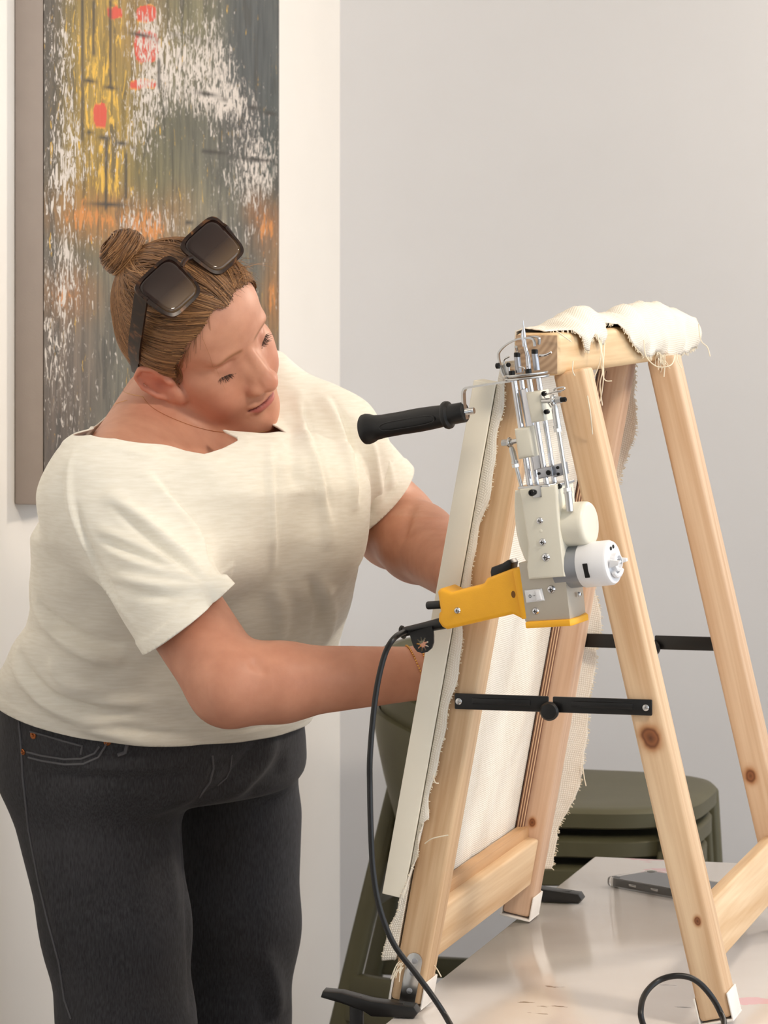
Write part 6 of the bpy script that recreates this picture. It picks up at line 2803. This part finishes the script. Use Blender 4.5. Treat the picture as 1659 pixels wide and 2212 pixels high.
# loose wisps: at the temple, over the brow, at the nape
for i in range(46):
    y0 = rh.uniform(0.03, 0.075)
    zz = float(np.interp(y0, zy[:, 0], zy[:, 1]))
    xx = 0.062 * math.sqrt(max(0.05, 1 - (y0 / 0.088) ** 2))
    sgn = 1 if rh.rand() < 0.7 else -1
    q0 = np.array([sgn * xx, y0, zz + 0.006])
    dl = rh.uniform(0.012, 0.03)
    path = [head_off(q0 + np.array([0, -0.004 * k * 0.3, -dl * k / 6]), 0.0012 + 0.0006 * math.sin(k)) for k in range(7)]
    add_strand(path, 0.00022, 0.00008, hair_color())
for i in range(60):
    y0 = rh.uniform(0.008, 0.03)
    q0 = np.array([0.070, y0, 0.012 + rh.uniform(-0.01, 0.01)])
    dl = rh.uniform(0.02, 0.045)
    path = [head_off(q0 + np.array([0, -0.006 * (k / 6) ** 2, -dl * k / 6]), 0.0012) for k in range(7)]
    add_strand(path, 0.00035, 0.0001, hair_color())
for i in range(90):
    xx = rh.uniform(-0.045, 0.015)
    p0 = np.array([xx, 0.070 + rh.uniform(-0.02, 0.01), 0.094 + rh.uniform(-0.01, 0.012)])
    dirn = np.array([-0.3 + rh.uniform(-0.5, 0.5), 0.5 + rh.uniform(-0.3, 0.4), 0.25 + rh.uniform(-0.4, 0.3)])
    Lh = rh.uniform(0.012, 0.032)
    path = [hw(*(p0 + dirn * Lh * t - np.array([0, 0, 0.012]) * t * t)) for t in np.linspace(0, 1, 7)]
    add_strand(path, 0.0003, 0.00008, hair_color() * 1.12)
path = [head_off(np.array([0.047, 0.062 + 0.002 * k, 0.056 - 0.010 * k]), 0.0015) for k in range(9)]
add_strand(path, 0.00022, 0.00008, (178, 126, 88))
HV, HF_ = np.concatenate(hr_v), np.concatenate(hr_f)
me = np_mesh('hair', HV, HF_)
color_attr(me, 'strand', np.concatenate(hr_c))
mh, nt, b = nmat('light_brown_hair')
at_ = node(nt, 'ShaderNodeAttribute', attribute_name='strand')
nt.links.new(at_.outputs['Color'], b.inputs['Base Color'])
b.inputs['Roughness'].default_value = 0.42
b.inputs['Specular IOR Level'].default_value = 0.4
hair = link('hair', me, mh, person)
hair['kind'] = 'stuff'
tag(hair, 'light brown hair pulled up into a bun')

# ------------------------------------------------------------------ sunglasses pushed up on the head
sg = thing('sunglasses', hw(0, 0.03, 0.125), 'brown tortoiseshell square sunglasses pushed up on the hair', 'sunglasses')
GD = np.array([0.0, 0.80, -0.60])         # towards the face along the lens
GN = np.array([0.0, 0.60, 0.80])          # the way the lens looks
GC = np.array([0.011, 0.034, 0.1225])


def gp_(x, dn, n):
    return hw(*(GC + np.array([x, 0, 0]) + GD * dn + GN * n))


tort, nt, b = nmat('tortoiseshell')
tc = node(nt, 'ShaderNodeTexCoord')
nz = node(nt, 'ShaderNodeTexNoise', i_Scale=70.0, i_Detail=3.0, i_Distortion=1.0)
nt.links.new(tc.outputs['Object'], nz.inputs['Vector'])
r = ramp(nt, [(0.48, srgb(36, 24, 19)), (0.60, srgb(56, 36, 25)), (0.74, srgb(128, 84, 48))], nz.outputs['Fac'])
nt.links.new(r.outputs['Color'], b.inputs['Base Color'])
b.inputs['Roughness'].default_value = 0.28
b.inputs['Specular IOR Level'].default_value = 0.25
ml, nt, b = nmat('gradient_lens')
tc = node(nt, 'ShaderNodeTexCoord')
vm = node(nt, 'ShaderNodeVectorMath', operation='DOT_PRODUCT')
nt.links.new(tc.outputs['Object'], vm.inputs[0])
gdw = HR @ GD
vm.inputs[1].default_value = tuple(gdw)
c0 = float(np.dot(np.array(gp_(0, 0, 0)), gdw))
mr_ = node(nt, 'ShaderNodeMapRange')
nt.links.new(vm.outputs['Value'], mr_.inputs['Value'])
mr_.inputs['From Min'].default_value = c0 - 0.026
mr_.inputs['From Max'].default_value = c0 + 0.030
r = ramp(nt, [(0.0, srgb(34, 22, 20)), (0.5, srgb(50, 34, 28)), (1.0, srgb(112, 90, 66))], mr_.outputs['Result'])
nt.links.new(r.outputs['Color'], b.inputs['Base Color'])
b.inputs['Roughness'].default_value = 0.05
b.inputs['Transmission Weight'].default_value = 0.15
b.inputs['IOR'].default_value = 1.45


def sq(an, hx, hy, e=0.42):
    c_, s_ = math.cos(an), math.sin(an)
    return hx * math.copysign(abs(c_) ** e, c_), hy * math.copysign(abs(s_) ** e, s_)


mb = MB()
for sx in (1, -1):
    cx = sx * 0.0425
    n = 48
    vs = []
    prof = ((0.0335, 0.0315, 0.0), (0.0335, 0.0315, 0.0030), (0.0296, 0.0278, 0.0036), (0.0291, 0.0273, 0.0))
    for k in range(n):
        an = 2 * math.pi * k / n
        for (hx, hy, nn) in prof:
            x, y = sq(an, hx, hy)
            # slight taper of the frame towards the cheek
            x *= 1 - 0.10 * (y / 0.0275)
            curve = -0.10 * (abs(cx) * 0.5 + sx * x * 0.5) ** 2 / 0.03
            vs.append(gp_(cx + x, y, nn + curve * 0.6))
    fs = []
    for k in range(n):
        l = (k + 1) % n
        for j in range(4):
            m_ = (j + 1) % 4
            fs.append((k * 4 + j, l * 4 + j, l * 4 + m_, k * 4 + m_))
    mb.add(vs, fs)
mb.tube(catmull([gp_(0.010, -0.008, 0.0015), gp_(0.0, -0.011, 0.002), gp_(-0.010, -0.008, 0.0015)], 5), 0.0028, 10)
mb.build('frame_front', tort, sg, deg=40)
for sx in (1, -1):
    cx = sx * 0.0425
    mb = MB()
    n, vs, fs = 40, [], []
    for s_ in (0.12, 0.5, 0.8, 1.0):
        for k in range(n):
            x, y = sq(2 * math.pi * k / n, 0.0294 * s_, 0.0276 * s_)
            x *= 1 - 0.10 * (y / 0.0275)
            curve = -0.10 * (abs(cx) * 0.5 + sx * x * 0.5) ** 2 / 0.03
            vs.append(gp_(cx + x, y, 0.0032 - 0.0015 * s_ * s_ + curve * 0.6))
    for i in range(3):
        for k in range(n):
            l = (k + 1) % n
            fs.append((i * n + k, i * n + l, (i + 1) * n + l, (i + 1) * n + k))
    fs.append(tuple(range(n)))
    mb.add(vs, fs)
    ln = mb.build('lens', ml, sg, deg=60)
    md = ln.modifiers.new('thickness', 'SOLIDIFY')
    md.thickness = 0.0014
    # temple arm down to the ear
    p = [gp_(sx * 0.0750, -0.016, 0.000), hw(sx * 0.0900, 0.004, 0.082), hw(sx * 0.0895, -0.012, 0.042), hw(sx * 0.0850, -0.024, 0.010), hw(sx * 0.0800, -0.032, -0.012)]
    path = catmull(p, 6)
    vs, fs = [], []
    for i, pt in enumerate(path):
        t = i / (len(path) - 1)
        tg_ = (path[min(i + 1, len(path) - 1)] - path[max(i - 1, 0)]).normalized()
        outw = Vector(HR @ np.array([sx, 0.0, 0.0]))
        outw = (outw - tg_ * outw.dot(tg_)).normalized()
        wd = tg_.cross(outw)
        hw2 = (0.0085 if t < 0.7 else 0.0065) * (1 - 0.2 * t)
        for (a, c_) in ((-1, -1), (1, -1), (1, 1), (-1, 1)):
            vs.append(pt + wd * hw2 * a + outw * 0.0016 * c_)
    for i in range(len(path) - 1):
        for k in range(4):
            l = (k + 1) % 4
            fs.append((i * 4 + k, i * 4 + l, i * 4 + 4 + l, i * 4 + 4 + k))
    fs += [(3, 2, 1, 0), tuple(len(vs) - 4 + k for k in range(4))]
    mb = MB()
    mb.add(vs, fs)
    mb.build('temple_arm', tort, sg, deg=50)

# ------------------------------------------------------------------ bracelet and necklace
fa = (W_R - E_R).normalized()
bcn = E_R + (W_R - E_R) * 0.945
bl = thing('bracelet', bcn, 'thin gold chain bracelet with a small pendant on the wrist', 'bracelet')
u1 = Vector((0, 0, 1))
u1 = (u1 - fa * u1.dot(fa)).normalized()
u2 = fa.cross(u1)
for kk, (tl_, off_) in enumerate(((0.16, 0.0), (0.05, 0.006))):
    mb = MB()
    for k in range(64):
        an = 2 * math.pi * k / 64
        dirn = u1 * math.cos(an) + u2 * math.sin(an)
        p = bcn + fa * (off_ + math.cos(an) * -0.03 * tl_ * 2)
        loc, nrm, _, _ = body_bvh.ray_cast(p + dirn * 0.08, -dirn)
        if loc is None:
            continue
        mb.lathe([(0.0, -0.0011), (0.0008, -0.0008), (0.0011, 0.0), (0.0008, 0.0008), (0.0, 0.0011)], loc + nrm * 0.0010, nrm.cross(fa), sides=8)
    o = mb.build('chain', M['gold'], bl)
    o['kind'] = 'stuff'
mb = MB()
loc, nrm, _, _ = body_bvh.ray_cast(bcn - u1 * 0.08 - u2 * 0.0, u1)
mb.lathe([(0.0, -0.0008), (0.0034, -0.0008), (0.0038, 0.0), (0.0034, 0.0008), (0.0, 0.0008)], loc + Vector((0.001, -0.002, -0.0045)), Vector((0.3, -1, 0.2)), sides=18)
mb.build('pendant', M['gold'], bl)

nk = thing('necklace', NB, 'fine gold chain necklace around the neck', 'necklace')
mb = MB()
nax = Vector(hw(0, -0.022, -0.045)) - NB
nax.normalize()
n1 = Vector(LEFT)
n1 = (n1 - nax * n1.dot(nax)).normalized()
n2_ = nax.cross(n1)
ring = []
for k in range(60):
    an = 2 * math.pi * k / 60
    dirn = n1 * math.cos(an) + n2_ * math.sin(an)
    p = NB + nax * (0.055 - 0.03 * max(0.0, dirn.dot(Vector(FWD)))) + dirn * 0.2
    loc, nrm, _, _ = body_bvh.ray_cast(p, -dirn)
    if loc is not None and (loc - NB).length < 0.14:
        ring.append(loc + nrm * 0.0006)
mb.tube(ring, 0.00022, 6, closed=True)
mb.build('chain', M['gold'], nk)
